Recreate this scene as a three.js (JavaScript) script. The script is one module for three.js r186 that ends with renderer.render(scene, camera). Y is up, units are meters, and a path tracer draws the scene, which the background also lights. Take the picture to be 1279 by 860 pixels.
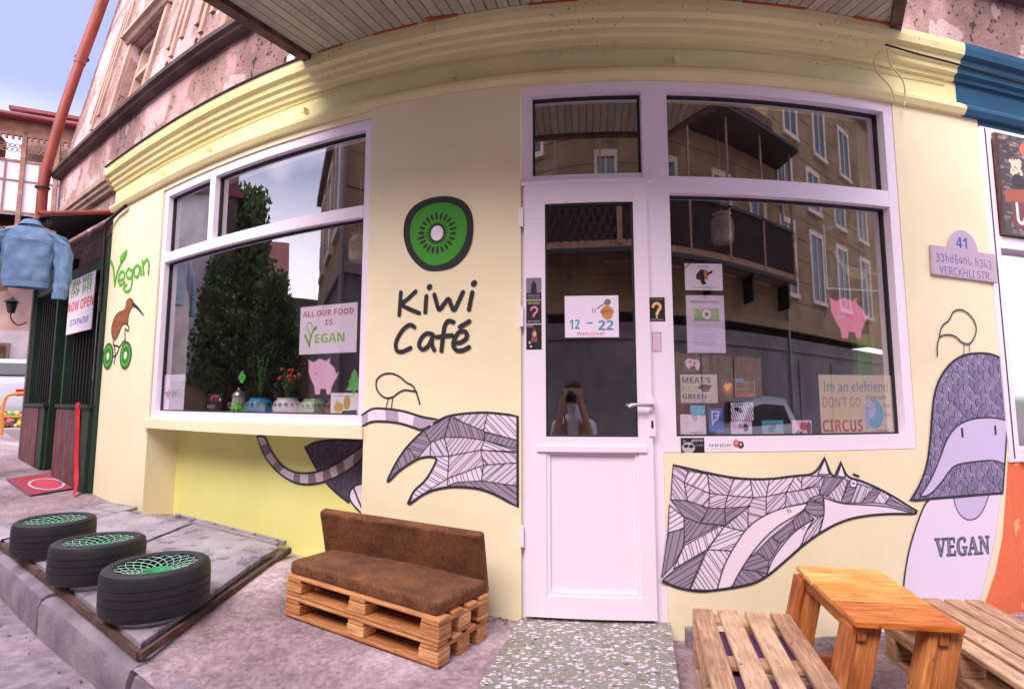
import * as THREE from 'three';
import { RoundedBoxGeometry } from 'three/addons/geometries/RoundedBoxGeometry.js';
import { mergeGeometries, mergeVertices, toCreasedNormals } from 'three/addons/utils/BufferGeometryUtils.js';
import { TessellateModifier } from 'three/addons/modifiers/TessellateModifier.js';
import { MarchingCubes } from 'three/addons/objects/MarchingCubes.js';

// ------------------------------------------------------------------ camera, sky, sun, exposure
const scene = new THREE.Scene();
const camera = new THREE.PerspectiveCamera(2 * Math.atan(430 / 762) * 180 / Math.PI, 1279 / 860, 0.02, 300);
camera.position.set(0, 1.14, 0);
camera.rotation.set(6.5 * Math.PI / 180, 0, 0);
camera.setViewOffset(1279, 860, 0, 20, 1279, 860);
camera.updateMatrixWorld();
scene.add(camera);

let seed = 7;
const rnd = () => { seed = (seed * 1664525 + 1013904223) >>> 0; return seed / 4294967296; };
const rr = (a, b) => a + (b - a) * rnd();
const clamp = (x, a = 0, b = 1) => Math.min(b, Math.max(a, x));
const mix = (a, b, t) => a + (b - a) * t;
const smooth = (a, b, x) => { const t = clamp((x - a) / (b - a)); return t * t * (3 - 2 * t); };
// tileable value noise
const HASH = new Float32Array(65536); for (let i = 0; i < 65536; i++) HASH[i] = rnd();
const vn = (x, y, p, k = 0) => {
  const xi = Math.floor(x), yi = Math.floor(y), fx = x - xi, fy = y - yi, u = fx * fx * (3 - 2 * fx), v = fy * fy * (3 - 2 * fy);
  const h = (a, b) => HASH[((((a % p) + p) % p) * 181 + (((b % p) + p) % p) * 7919 + k * 3571) & 65535];
  return mix(mix(h(xi, yi), h(xi + 1, yi), u), mix(h(xi, yi + 1), h(xi + 1, yi + 1), u), v);
};
const fbm = (u, v, p, oct = 4, k = 0) => { let a = 0, w = .5, t = 0; for (let o = 0; o < oct; o++) { a += w * vn(u * p, v * p, p, k + o); t += w; w *= .5; p *= 2; } return a / t; };

const SKYU = (() => { let best = 0, q = -9; for (let d = 0; d < 1; d += .02) { let a = 0, b = 0; for (let i = -3; i < 4; i++) for (let j = 0; j < 4; j++) { a += fbm(.146 + i * .012 + d, (.61 + j * .025) * .5, 6, 5, 40); b += fbm(.5 + i * .012 + d, (.54 + j * .025) * .5, 6, 5, 40); } if (b - a > q) { q = b - a; best = d; } } return best; })(); // which way the cloud bank lies
{ // a bright, thinly clouded sky: pale periwinkle between soft white cloud
  const w = 1024, h = 512, d = new Float32Array(w * h * 4);
  for (let j = 0; j < h; j++) for (let i = 0; i < w; i++) {
    const u = i / w, v = j / h, el = v * 180 - 90, n = fbm(u + SKYU, v * .5, 6, 5, 40), up = smooth(0, 70, el);
    const c = Math.max(smooth(.41, .55, n) * .92 + .02, .9 * smooth(24, 9, el));
    const b = [mix(.185, .18, up), mix(.215, .21, up), mix(.44, .43, up)], cl = [1.28, 1.18, 1.34];
    for (let k = 0; k < 3; k++) d[(j * w + i) * 4 + k] = el < 0 ? .35 : mix(b[k], cl[k], c);
    d[(j * w + i) * 4 + 3] = 1;
  }
  const t = new THREE.DataTexture(d, w, h, THREE.RGBAFormat, THREE.FloatType);
  t.mapping = THREE.EquirectangularReflectionMapping; t.magFilter = THREE.LinearFilter; t.minFilter = THREE.LinearFilter; t.needsUpdate = true;
  scene.background = t; scene.environment = t;
}
const sun = new THREE.DirectionalLight(0xffece6, 2.7);
sun.position.set(-7, 14.4, 15); sun.castShadow = true; sun.shadow.radius = 85;
sun.shadow.mapSize.set(2048, 2048);
Object.assign(sun.shadow.camera, { left: -14, right: 14, top: 14, bottom: -14, near: 1, far: 60 });
scene.add(sun); scene.add(sun.target);

const renderer = new THREE.WebGLRenderer({ antialias: true });
renderer.setSize(1024, 688);
renderer.toneMapping = THREE.LinearToneMapping;
renderer.toneMappingExposure = 2.65;
renderer.outputColorSpace = THREE.SRGBColorSpace;
renderer.shadowMap.enabled = true;

// ------------------------------------------------------------------ the bowed street front: s runs along the wall, y up, w out of it
const DEG = Math.PI / 180, theta = s => s < 0 ? 42 * DEG * Math.tanh(-s / 2.4) : -21 * DEG * Math.tanh(s / 1.35);
const S0 = -18, S1 = 14, DS = .005, PX = [], PZ = [];
{ const n = Math.round((S1 - S0) / DS), i0 = Math.round(-S0 / DS); let x = 0, z = 0;
  for (let i = 0; i <= n; i++) { PX.push(x); PZ.push(z); const t = theta(S0 + (i + .5) * DS); x += Math.cos(t) * DS; z += Math.sin(t) * DS; }
  const ox = .70 - PX[i0], oz = -3.04 - PZ[i0]; for (let i = 0; i <= n; i++) { PX[i] += ox; PZ[i] += oz; } }
const plan = s => { const f = clamp((s - S0) / DS, 0, PX.length - 1.001), i = Math.floor(f), t = f - i; return [mix(PX[i], PX[i + 1], t), mix(PZ[i], PZ[i + 1], t)]; };
const lean = y => y > 3.75 ? -.18 * (y - 3.75) : 0;               // the old upper storey leans back
const W = (s, y, w = 0) => { const [x, z] = plan(s), t = theta(s), o = w + lean(y); return new THREE.Vector3(x - Math.sin(t) * o, y, z + Math.cos(t) * o); };
const yawAt = s => -theta(s);
// pavement level: the street climbs to the far end and the pavement falls a little towards the kerb
const GX = [-60, -30, -14, -8.7, -5, -3.4, -2.5, -1.5, -.9, 0, .7, 1.5, 3, 40], GY = [2.6, 1.9, 1.05, .68, .42, .31, .275, .225, .17, .075, 0, -.02, -.03, -.3];
const along = x => { x = clamp(x, -60, 40); let i = 0; while (x > GX[i + 1]) i++; return mix(GY[i], GY[i + 1], (x - GX[i]) / (GX[i + 1] - GX[i])); };
const ground = (x, z) => { let m = 9; for (let s = -14; s < 10; s += .05) { const [a, b] = plan(s), q = (a - x) ** 2 + (b - z) ** 2; if (q < m) m = q; }
  return along(x) - .13 * smooth(.4, -1.2, x) * clamp((x + 9) / 4) * Math.min(Math.sqrt(m), 1.2); };

// ------------------------------------------------------------------ object helpers
const names = {};
const numbered = n => { const k = names[n] = (names[n] ?? -1) + 1; return k ? n + '_' + String(k).padStart(3, '0') : n; };
const shade = m => { m.castShadow = m.receiveShadow = true; return m; };
const mesh = (name, geo, mat, parent, label) => { const m = shade(new THREE.Mesh(geo, mat)); m.name = name; if (label) m.userData.label = label; parent.add(m); return m; };
const tag = (o, label, category, group) => { o.userData.label = label; o.userData.category = category; if (group) o.userData.group = group; return o; };
const thing = (name, label, category, pos = [0, 0, 0], yaw = 0, group) => { const o = new THREE.Group(); o.name = numbered(name); o.position.set(...pos); o.rotation.y = yaw; scene.add(o); return tag(o, label, category, group); };
const single = (name, geo, mat, label, category, group) => tag(mesh(numbered(name), geo, mat, scene), label, category, group);
const structure = (name, geo, mat) => { const m = mesh(name, geo, mat, scene); m.userData.kind = 'structure'; return m; };
const copy = (o, label, pos, yaw) => { const c = o.clone(); c.name = numbered(o.name.replace(/_\d{3}$/, '')); scene.add(c); if (label) c.userData.label = label; if (pos) c.position.set(...pos); if (yaw !== undefined) c.rotation.y = yaw; return c; };

// uv in metres by the way a face points (flat geometry, before bending)
function boxUV(g, du = 0, dv = 0, swap = false) {
  const p = g.attributes.position, n = g.attributes.normal, uv = new Float32Array(p.count * 2);
  for (let i = 0; i < p.count; i++) {
    const ax = Math.abs(n.getX(i)), ay = Math.abs(n.getY(i)), az = Math.abs(n.getZ(i)), x = p.getX(i), y = p.getY(i), z = p.getZ(i);
    let u, v; if (az >= ax && az >= ay) { u = x; v = y; } else if (ay >= ax) { u = x; v = z; } else { u = z; v = y; }
    uv[2 * i] = (swap ? v : u) + du; uv[2 * i + 1] = (swap ? u : v) + dv;
  }
  g.setAttribute('uv', new THREE.BufferAttribute(uv, 2)); return g;
}
function bend(g) { // (s, y, w) -> the bowed front
  const p = g.attributes.position;
  for (let i = 0; i < p.count; i++) { const v = W(p.getX(i), p.getY(i), p.getZ(i)); p.setXYZ(i, v.x, v.y, v.z); }
  p.needsUpdate = true; g.computeVertexNormals(); return g;
}
const flatBox = (s0, s1, y0, y1, w0, w1, st = .12) => { const g = new THREE.BoxGeometry(s1 - s0, y1 - y0, w1 - w0, Math.max(1, Math.ceil((s1 - s0) / st)), y1 > 3.9 ? 4 : 1, 1); g.translate((s0 + s1) / 2, (y0 + y1) / 2, (w0 + w1) / 2); return boxUV(g); };
const wbox = (...a) => bend(flatBox(...a));
const wsheet = (s0, s1, y0, y1, w) => { const g = new THREE.PlaneGeometry(s1 - s0, y1 - y0, Math.max(1, Math.ceil((s1 - s0) / .1)), 1); g.translate((s0 + s1) / 2, (y0 + y1) / 2, w); return bend(g); };
function sweep(profile, s0, s1, step = .1) { // a moulding: closed profile of [w, y] run along the wall
  const n = Math.max(2, Math.ceil((s1 - s0) / step)), m = profile.length, pos = [], uv = [], idx = [];
  let q = 0;
  for (let j = 0; j < m; j++) { const a = profile[j], b = profile[(j + 1) % m], l = Math.hypot(b[0] - a[0], b[1] - a[1]), base = pos.length / 3;
    for (let i = 0; i <= n; i++) { const s = mix(s0, s1, i / n); for (const [c, t] of [[a, 0], [b, l]]) { const v = W(s, c[1], c[0]); pos.push(v.x, v.y, v.z); uv.push(s, q + t); } }
    for (let i = 0; i < n; i++) { const k = base + 2 * i; idx.push(k, k + 2, k + 1, k + 1, k + 2, k + 3); } q += l; }
  for (const [s, f] of [[s0, 1], [s1, -1]]) { const base = pos.length / 3, tri = THREE.ShapeUtils.triangulateShape(profile.map(c => new THREE.Vector2(...c)), []);
    for (const c of profile) { const v = W(s, c[1], c[0]); pos.push(v.x, v.y, v.z); uv.push(c[0], c[1]); }
    for (const t of tri) idx.push(...(f > 0 ? [base + t[0], base + t[1], base + t[2]] : [base + t[0], base + t[2], base + t[1]])); }
  const g = new THREE.BufferGeometry(); g.setAttribute('position', new THREE.Float32BufferAttribute(pos, 3)); g.setAttribute('uv', new THREE.Float32BufferAttribute(uv, 2)); g.setIndex(idx); g.computeVertexNormals(); return g;
}
const tube = (pts, r, seg = 24, rad = 7) => new THREE.TubeGeometry(new THREE.CatmullRomCurve3(pts.map(p => p.isVector3 ? p : new THREE.Vector3(...p))), seg, r, rad);
const box = (x, y, z, lx, ly, lz) => boxUV(new THREE.BoxGeometry(lx, ly, lz).translate(x, y, z));
const rbox = (lx, ly, lz, r = .004, seg = 1) => grainUV(new RoundedBoxGeometry(lx, ly, lz, seg, Math.min(r, lx / 2.1, ly / 2.1, lz / 2.1)), [lx, ly, lz]);
function grainUV(g, d) { // u follows the longer side of every face
  const p = g.attributes.position, n = g.attributes.normal, uv = new Float32Array(p.count * 2), du = rr(0, 3), dv = rr(0, 3);
  for (let i = 0; i < p.count; i++) { const nn = [n.getX(i), n.getY(i), n.getZ(i)].map(Math.abs), q = [p.getX(i), p.getY(i), p.getZ(i)], k = nn[2] >= nn[0] && nn[2] >= nn[1] ? 2 : nn[1] >= nn[0] ? 1 : 0, [a, b] = [0, 1, 2].filter(t => t !== k), [l, s] = d[a] >= d[b] ? [a, b] : [b, a]; uv[2 * i] = q[l] + du; uv[2 * i + 1] = q[s] + dv + k * .31; }
  g.setAttribute('uv', new THREE.BufferAttribute(uv, 2)); return g;
}
const merge = a => mergeGeometries(a.map(g => g.index ? g.toNonIndexed() : g).map(g => { for (const k of Object.keys(g.attributes)) if (!['position', 'normal', 'uv'].includes(k)) g.deleteAttribute(k); return g; }));

// ------------------------------------------------------------------ textures
function dataTex(n, fn, repeat = 1, srgb = true, m = n) {
  const d = new Uint8Array(n * m * 4);
  for (let j = 0; j < m; j++) for (let i = 0; i < n; i++) { const c = fn(i / n, j / m, i, j), k = (j * n + i) * 4; d[k] = clamp(c[0], 0, 255); d[k + 1] = clamp(c[1], 0, 255); d[k + 2] = clamp(c[2], 0, 255); d[k + 3] = 255; }
  const t = new THREE.DataTexture(d, n, m); t.wrapS = t.wrapT = THREE.RepeatWrapping; t.magFilter = THREE.LinearFilter; t.minFilter = THREE.LinearMipmapLinearFilter; t.generateMipmaps = true;
  t.repeat.set(repeat, repeat); if (srgb) t.colorSpace = THREE.SRGBColorSpace; t.needsUpdate = true; return t;
}
function canvasTex(w, h, draw) {
  const c = document.createElement('canvas'); c.width = w; c.height = h; const x = c.getContext('2d'); draw(x, w, h);
  const t = new THREE.CanvasTexture(c); t.colorSpace = THREE.SRGBColorSpace; t.anisotropy = 8; return t;
}
const hex = h => [(h >> 16) & 255, (h >> 8) & 255, h & 255];
const mottle = (h, amp, p = 5, k = 0, n = 512, rep = .5, extra) => { const b = hex(h); return dataTex(n, (u, v, i, j) => { const a = (fbm(u, v, p, 5, k) - .5) * amp + (HASH[(i * 31 + j * 1777) & 65535] - .5) * amp * .18, e = extra ? extra(u, v) : [0, 0, 0]; return [b[0] + a + e[0], b[1] + a + e[1], b[2] + a * .9 + e[2]]; }, rep); };
const std = (o) => new THREE.MeshStandardMaterial({ roughness: .8, ...o });
const bumpPlaster = dataTex(512, (u, v, i, j) => { const a = 150 * fbm(u, v, 8, 5, 3) + 50 * HASH[(i * 57 + j * 911) & 65535] + 30; return [a, a, a]; }, 1, false);
const bumpRough = dataTex(1024, (u, v, i, j) => { const a = 90 * fbm(u, v, 12, 4, 13) + 110 * fbm(u, v, 90, 3, 15) + 55 * HASH[(i * 91 + j * 411) & 65535]; return [a, a, a]; }, .8, false);
const NEUTRAL = mottle(0xdcdcdc, 90, 6, 27, 512, 1);
const tinted = (h, rep = 1) => { const t = NEUTRAL.clone(); t.repeat.set(rep, rep); t.needsUpdate = true; return { color: h, map: t }; };
// tall strokes of roller paint, specks and rubbed places
const M = {};
M.cream = std({ map: mottle(0xf2e8c2, 20, 5, 0, 512, .45), bumpMap: bumpPlaster, bumpScale: .004, roughness: .85 });
M.creamTrim = std({ map: mottle(0xebe4a8, 24, 6, 21, 512, .7, (u, v) => { const d = fbm(u, v, 120, 2, 80), e = fbm(u, v, 5, 3, 85); return d > .80 && e > .5 ? [-70, -65, -50] : [0, 0, 0]; }), bumpMap: bumpPlaster, bumpScale: .005 });
M.lime = std({ map: mottle(0xe6e68e, 18, 4, 33, 512, .45), bumpMap: bumpPlaster, bumpScale: .004 });  // the cream wall paint again, shade of the recess mixed into its colour
M.pvc = std({ color: 0xf1e6f3, roughness: .35, bumpMap: bumpPlaster, bumpScale: .0004 });
M.seal = std({ color: 0x23222a, roughness: .7 });
M.teal = std({ map: mottle(0x1b5573, 22, 5, 41, 512, .8), bumpMap: bumpPlaster, bumpScale: .004 });
M.orange = std({ map: mottle(0xe8764a, 26, 5, 44, 512, .6, (u, v) => fbm(u, v, 30, 3, 82) > .69 ? [30, 50, 55] : [0, 0, 0]), bumpMap: bumpPlaster, bumpScale: .005 });
M.stucco = std({ map: dataTex(1024, (u, v, i, j) => {
  const a = fbm(u, v, 4, 6, 51), b = fbm(u, v, 9, 5, 60), c = fbm(u, v, 3, 5, 66), g = (HASH[(i * 13 + j * 717) & 65535] - .5) * 14; let r = [206, 166, 164];
  const t = smooth(.50, .57, c) * .85 * (.55 + .7 * fbm(u, v, 30, 4, 63)); r = [mix(r[0], 138, t), mix(r[1], 112, t), mix(r[2], 104, t)];           // bare render
  const p = smooth(.57, .60, b) * .6; r = [mix(r[0], 225, p), mix(r[1], 200, p), mix(r[2], 200, p)];            // pale patches of old paint
  const crack = Math.abs(fbm(u, v, 6, 6, 71) - .5) < .003 && a > .5 ? .35 : 0; const s = smooth(.70, .76, fbm(u, v, 70, 3, 77)) * smooth(.45, .6, c) * .5; const k = 1 - Math.max(crack, s);
  return r.map(q => (q + (a - .5) * 60 + g) * k); }, .4), bumpMap: bumpRough, bumpScale: .012, roughness: .95 });
M.stuccoTrim = std({ map: mottle(0xb79a8a, 60, 7, 90, 512, .7), bumpMap: bumpRough, bumpScale: .008, roughness: .95 });
M.stain = std({ map: mottle(0x5b4a48, 50, 7, 95, 512, .7), bumpMap: bumpRough, bumpScale: .008, roughness: .95 });
M.glass = new THREE.MeshPhysicalMaterial({ color: 0xffffff, roughness: 0, metalness: 0, transmission: 1, thickness: 0, ior: 2.5, side: THREE.DoubleSide });
M.glassThin = new THREE.MeshPhysicalMaterial({ color: 0xffffff, roughness: .02, transmission: 1, thickness: 0, ior: 1.6, side: THREE.DoubleSide });
M.frost = new THREE.MeshPhysicalMaterial({ color: 0x8e9a94, roughness: .55, transmission: .5, thickness: 0, ior: 1.6, side: THREE.DoubleSide });
M.black = std({ color: 0x17161a, roughness: .6 });
M.dark = std({ color: 0x2a2627, roughness: .8 });
M.steel = std({ color: 0xb9b6bd, metalness: .8, roughness: .35 });
M.rust = std({ map: mottle(0x5f463d, 70, 12, 100, 512, 1.2), roughness: .9, bumpMap: bumpRough, bumpScale: .004 });
const crackAt = (u, v) => Math.abs(fbm(u, v, 4, 6, 130) - .5) < .0045;
M.pavement = std({ map: dataTex(1024, (u, v, i, j) => { const a = fbm(u, v, 5, 6, 110), b = fbm(u, v, 40, 3, 117), c = fbm(u, v, 3, 4, 123), h = HASH[(i * 17 + j * 2311) & 65535];
  let r = [158, 137, 142]; const t = smooth(.48, .62, c) * .75; r = [mix(r[0], 120, t), mix(r[1], 108, t), mix(r[2], 110, t)]; const l = smooth(.6, .7, a) * .5; r = r.map((q, k) => mix(q, [186, 170, 176][k], l));
  const k = (crackAt(u, v) && c > .5 ? .8 : 1) * (h > .992 ? 1.3 : h < .01 ? .7 : 1); return r.map(q => (q + (a - .5) * 56 + (b - .5) * 34 + (fbm(u, v, 150, 2, 128) - .5) * 56) * k); }, .42), bumpMap: bumpRough, bumpScale: .007, roughness: .92 });
M.road = std({ map: dataTex(1024, (u, v, i, j) => { const a = fbm(u, v, 6, 6, 140), b = fbm(u, v, 60, 3, 147), h = HASH[(i * 37 + j * 1231) & 65535]; const l = smooth(.58, .64, fbm(u, v, 5, 5, 150)) * .5; const r = [150, 134, 142].map((q, k) => mix(q, [196, 180, 190][k], l));
  return r.map(q => (q + (a - .5) * 50 + (b - .5) * 70) * (h > .99 ? 1.25 : 1)); }, .35), bumpMap: bumpRough, bumpScale: .008, roughness: .93 });
M.kerb = std({ map: mottle(0x8d8088, 60, 9, 155, 512, .9), bumpMap: bumpRough, bumpScale: .008, roughness: .93 });
M.terrazzo = std({ map: canvasTex(1024, 1024, (x, w, h) => { x.fillStyle = '#8b8a7e'; x.fillRect(0, 0, w, h);
  for (let i = 0; i < 9000; i++) { x.fillStyle = `rgba(${rr(90, 150) | 0},${rr(95, 145) | 0},${rr(80, 130) | 0},.5)`; x.fillRect(rr(0, w), rr(0, h), rr(2, 9), rr(2, 9)); }
  for (let i = 0; i < 2600; i++) { const r = rnd(), c = r < .68 ? [rr(205, 240), rr(195, 228), rr(205, 236)] : r < .76 ? [rr(175, 200), rr(135, 155), rr(128, 145)] : r < .9 ? [rr(70, 100), rr(85, 110), rr(70, 90)] : [rr(150, 180), rr(140, 165), rr(150, 170)];
    x.fillStyle = `rgb(${c.map(q => q | 0)})`; const px = rr(0, w), py = rr(0, h), q = rr(4, 14) * (rnd() < .3 ? 1.5 : 1), a0 = rr(0, 6), nn = 4 + (rnd() * 3 | 0), el = rr(.4, .9); x.beginPath();
    for (let k = 0; k < nn; k++) { const a = a0 + k / nn * 6.283, d = q * rr(.6, 1); const X = Math.cos(a) * d, Y = Math.sin(a) * d * el; k ? x.lineTo(px + X, py + Y) : x.moveTo(px + X, py + Y); } x.fill(); } }), roughness: .6, bumpMap: bumpRough, bumpScale: .001 });
M.terrazzo.map.wrapS = M.terrazzo.map.wrapT = THREE.RepeatWrapping; M.terrazzo.map.repeat.set(1.05, 1.05);
const woodTex = (h, amp, k, knots = 5, dark = .55) => { const b = hex(h), kn = Array.from({ length: knots }, () => [rnd(), rnd(), rr(.012, .028)]);
  return dataTex(512, (u, v, i, j) => { let y = v * 1, dk = 0; for (const [a, c, r] of kn) { const dx = (Math.abs(u - a) > .5 ? 1 - Math.abs(u - a) : Math.abs(u - a)) * 1.6, dy = Math.abs(v - c) > .5 ? 1 - Math.abs(v - c) : Math.abs(v - c), q = Math.hypot(dx, dy * 1.8); dk = Math.max(dk, smooth(r, r * .4, q)); y += .02 * Math.exp(-q * q / (r * r * 6)) * Math.sign(v - c); }
    const g = fbm(u * .12, y, 64, 4, k), f = vn(u * 8, y * 150, 20000, k), st = fbm(u, v, 3, 4, k + 9); const a = (g - .5) * amp + (f - .5) * amp * .5 + (st - .5) * amp * .9; return [b[0] + a, b[1] + a * .95, b[2] + a * .85].map(q => q * (1 - dk * dark)); }, 1.9); };
M.pallet = [0, 1, 2].map(i => std({ map: woodTex([0xbe9877, 0xb08a6c, 0xc9a683][i], 66, 200 + 11 * i), roughness: .85, bumpMap: bumpRough, bumpScale: .002 }));
M.palletWarm = [0, 1, 2].map(i => std({ map: woodTex([0xc98f5a, 0xb97d4c, 0xd6a06a][i], 66, 240 + 11 * i), roughness: .8, bumpMap: bumpRough, bumpScale: .002 }));
M.tableTop = [0, 1, 2, 3].map(i => std({ map: woodTex([0xeead55, 0xe7a045, 0xcf772a, 0xe09844][i], 84, 280 + 11 * i, 4, .5), roughness: .42, bumpMap: bumpRough, bumpScale: .001 }));
M.tableLeg = [0, 1].map(i => std({ map: woodTex([0xc17a3c, 0xaa652f][i], 64, 330 + 11 * i), roughness: .6 }));
M.rubber = std({ ...tinted(0x2a282e, 2.2), roughness: .58, bumpMap: bumpRough, bumpScale: .0015 });
M.cushion = new THREE.MeshPhysicalMaterial({ map: dataTex(512, (u, v, i, j) => { const a = (fbm(u, v, 6, 4, 360) - .5) * 60 + (HASH[(i * 71 + j * 331) & 65535] - .5) * 50 + (fbm(u, v, 60, 2, 365) - .5) * 40; return [112 + a, 72 + a * .75, 44 + a * .5]; }, 2.2), roughness: 1, sheen: .6, sheenColor: new THREE.Color(0x8a6038), sheenRoughness: .6, bumpMap: bumpRough, bumpScale: .006 });
M.denim = std({ map: dataTex(256, (u, v, i, j) => { const a = (fbm(u, v, 5, 4, 370) - .5) * 60 + ((i + j) % 4 < 2 ? 6 : -6); return [112 + a, 142 + a, 178 + a]; }, 3), roughness: .95, bumpMap: bumpRough, bumpScale: .003, side: THREE.DoubleSide });
M.paper = std({ color: 0xefe9f2, roughness: .8, side: THREE.DoubleSide });

// illegible hand lettering: short strokes that only look like letters
function scribble(x, px, py, w, h, color, n = 6, lw) { x.save(); x.strokeStyle = color; x.lineWidth = lw ?? Math.max(1, h * .16); x.lineCap = 'round'; const d = w / n; for (let i = 0; i < n; i++) { const a = px + i * d + d * .15, b = a + d * .6; x.beginPath(); const k = rnd() * 4 | 0; if (k === 0) { x.moveTo(a, py + h); x.lineTo(a, py); x.lineTo(b, py + h * .5); x.lineTo(a, py + h * .6); } else if (k === 1) { x.ellipse((a + b) / 2, py + h / 2, d * .3, h / 2, 0, 0, 7); } else if (k === 2) { x.moveTo(a, py); x.lineTo((a + b) / 2, py + h); x.lineTo(b, py); } else { x.moveTo(b, py); x.lineTo(a, py); x.lineTo(a, py + h); x.lineTo(b, py + h); x.moveTo(a, py + h / 2); x.lineTo(b, py + h / 2); } x.stroke(); } x.restore(); }
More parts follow.
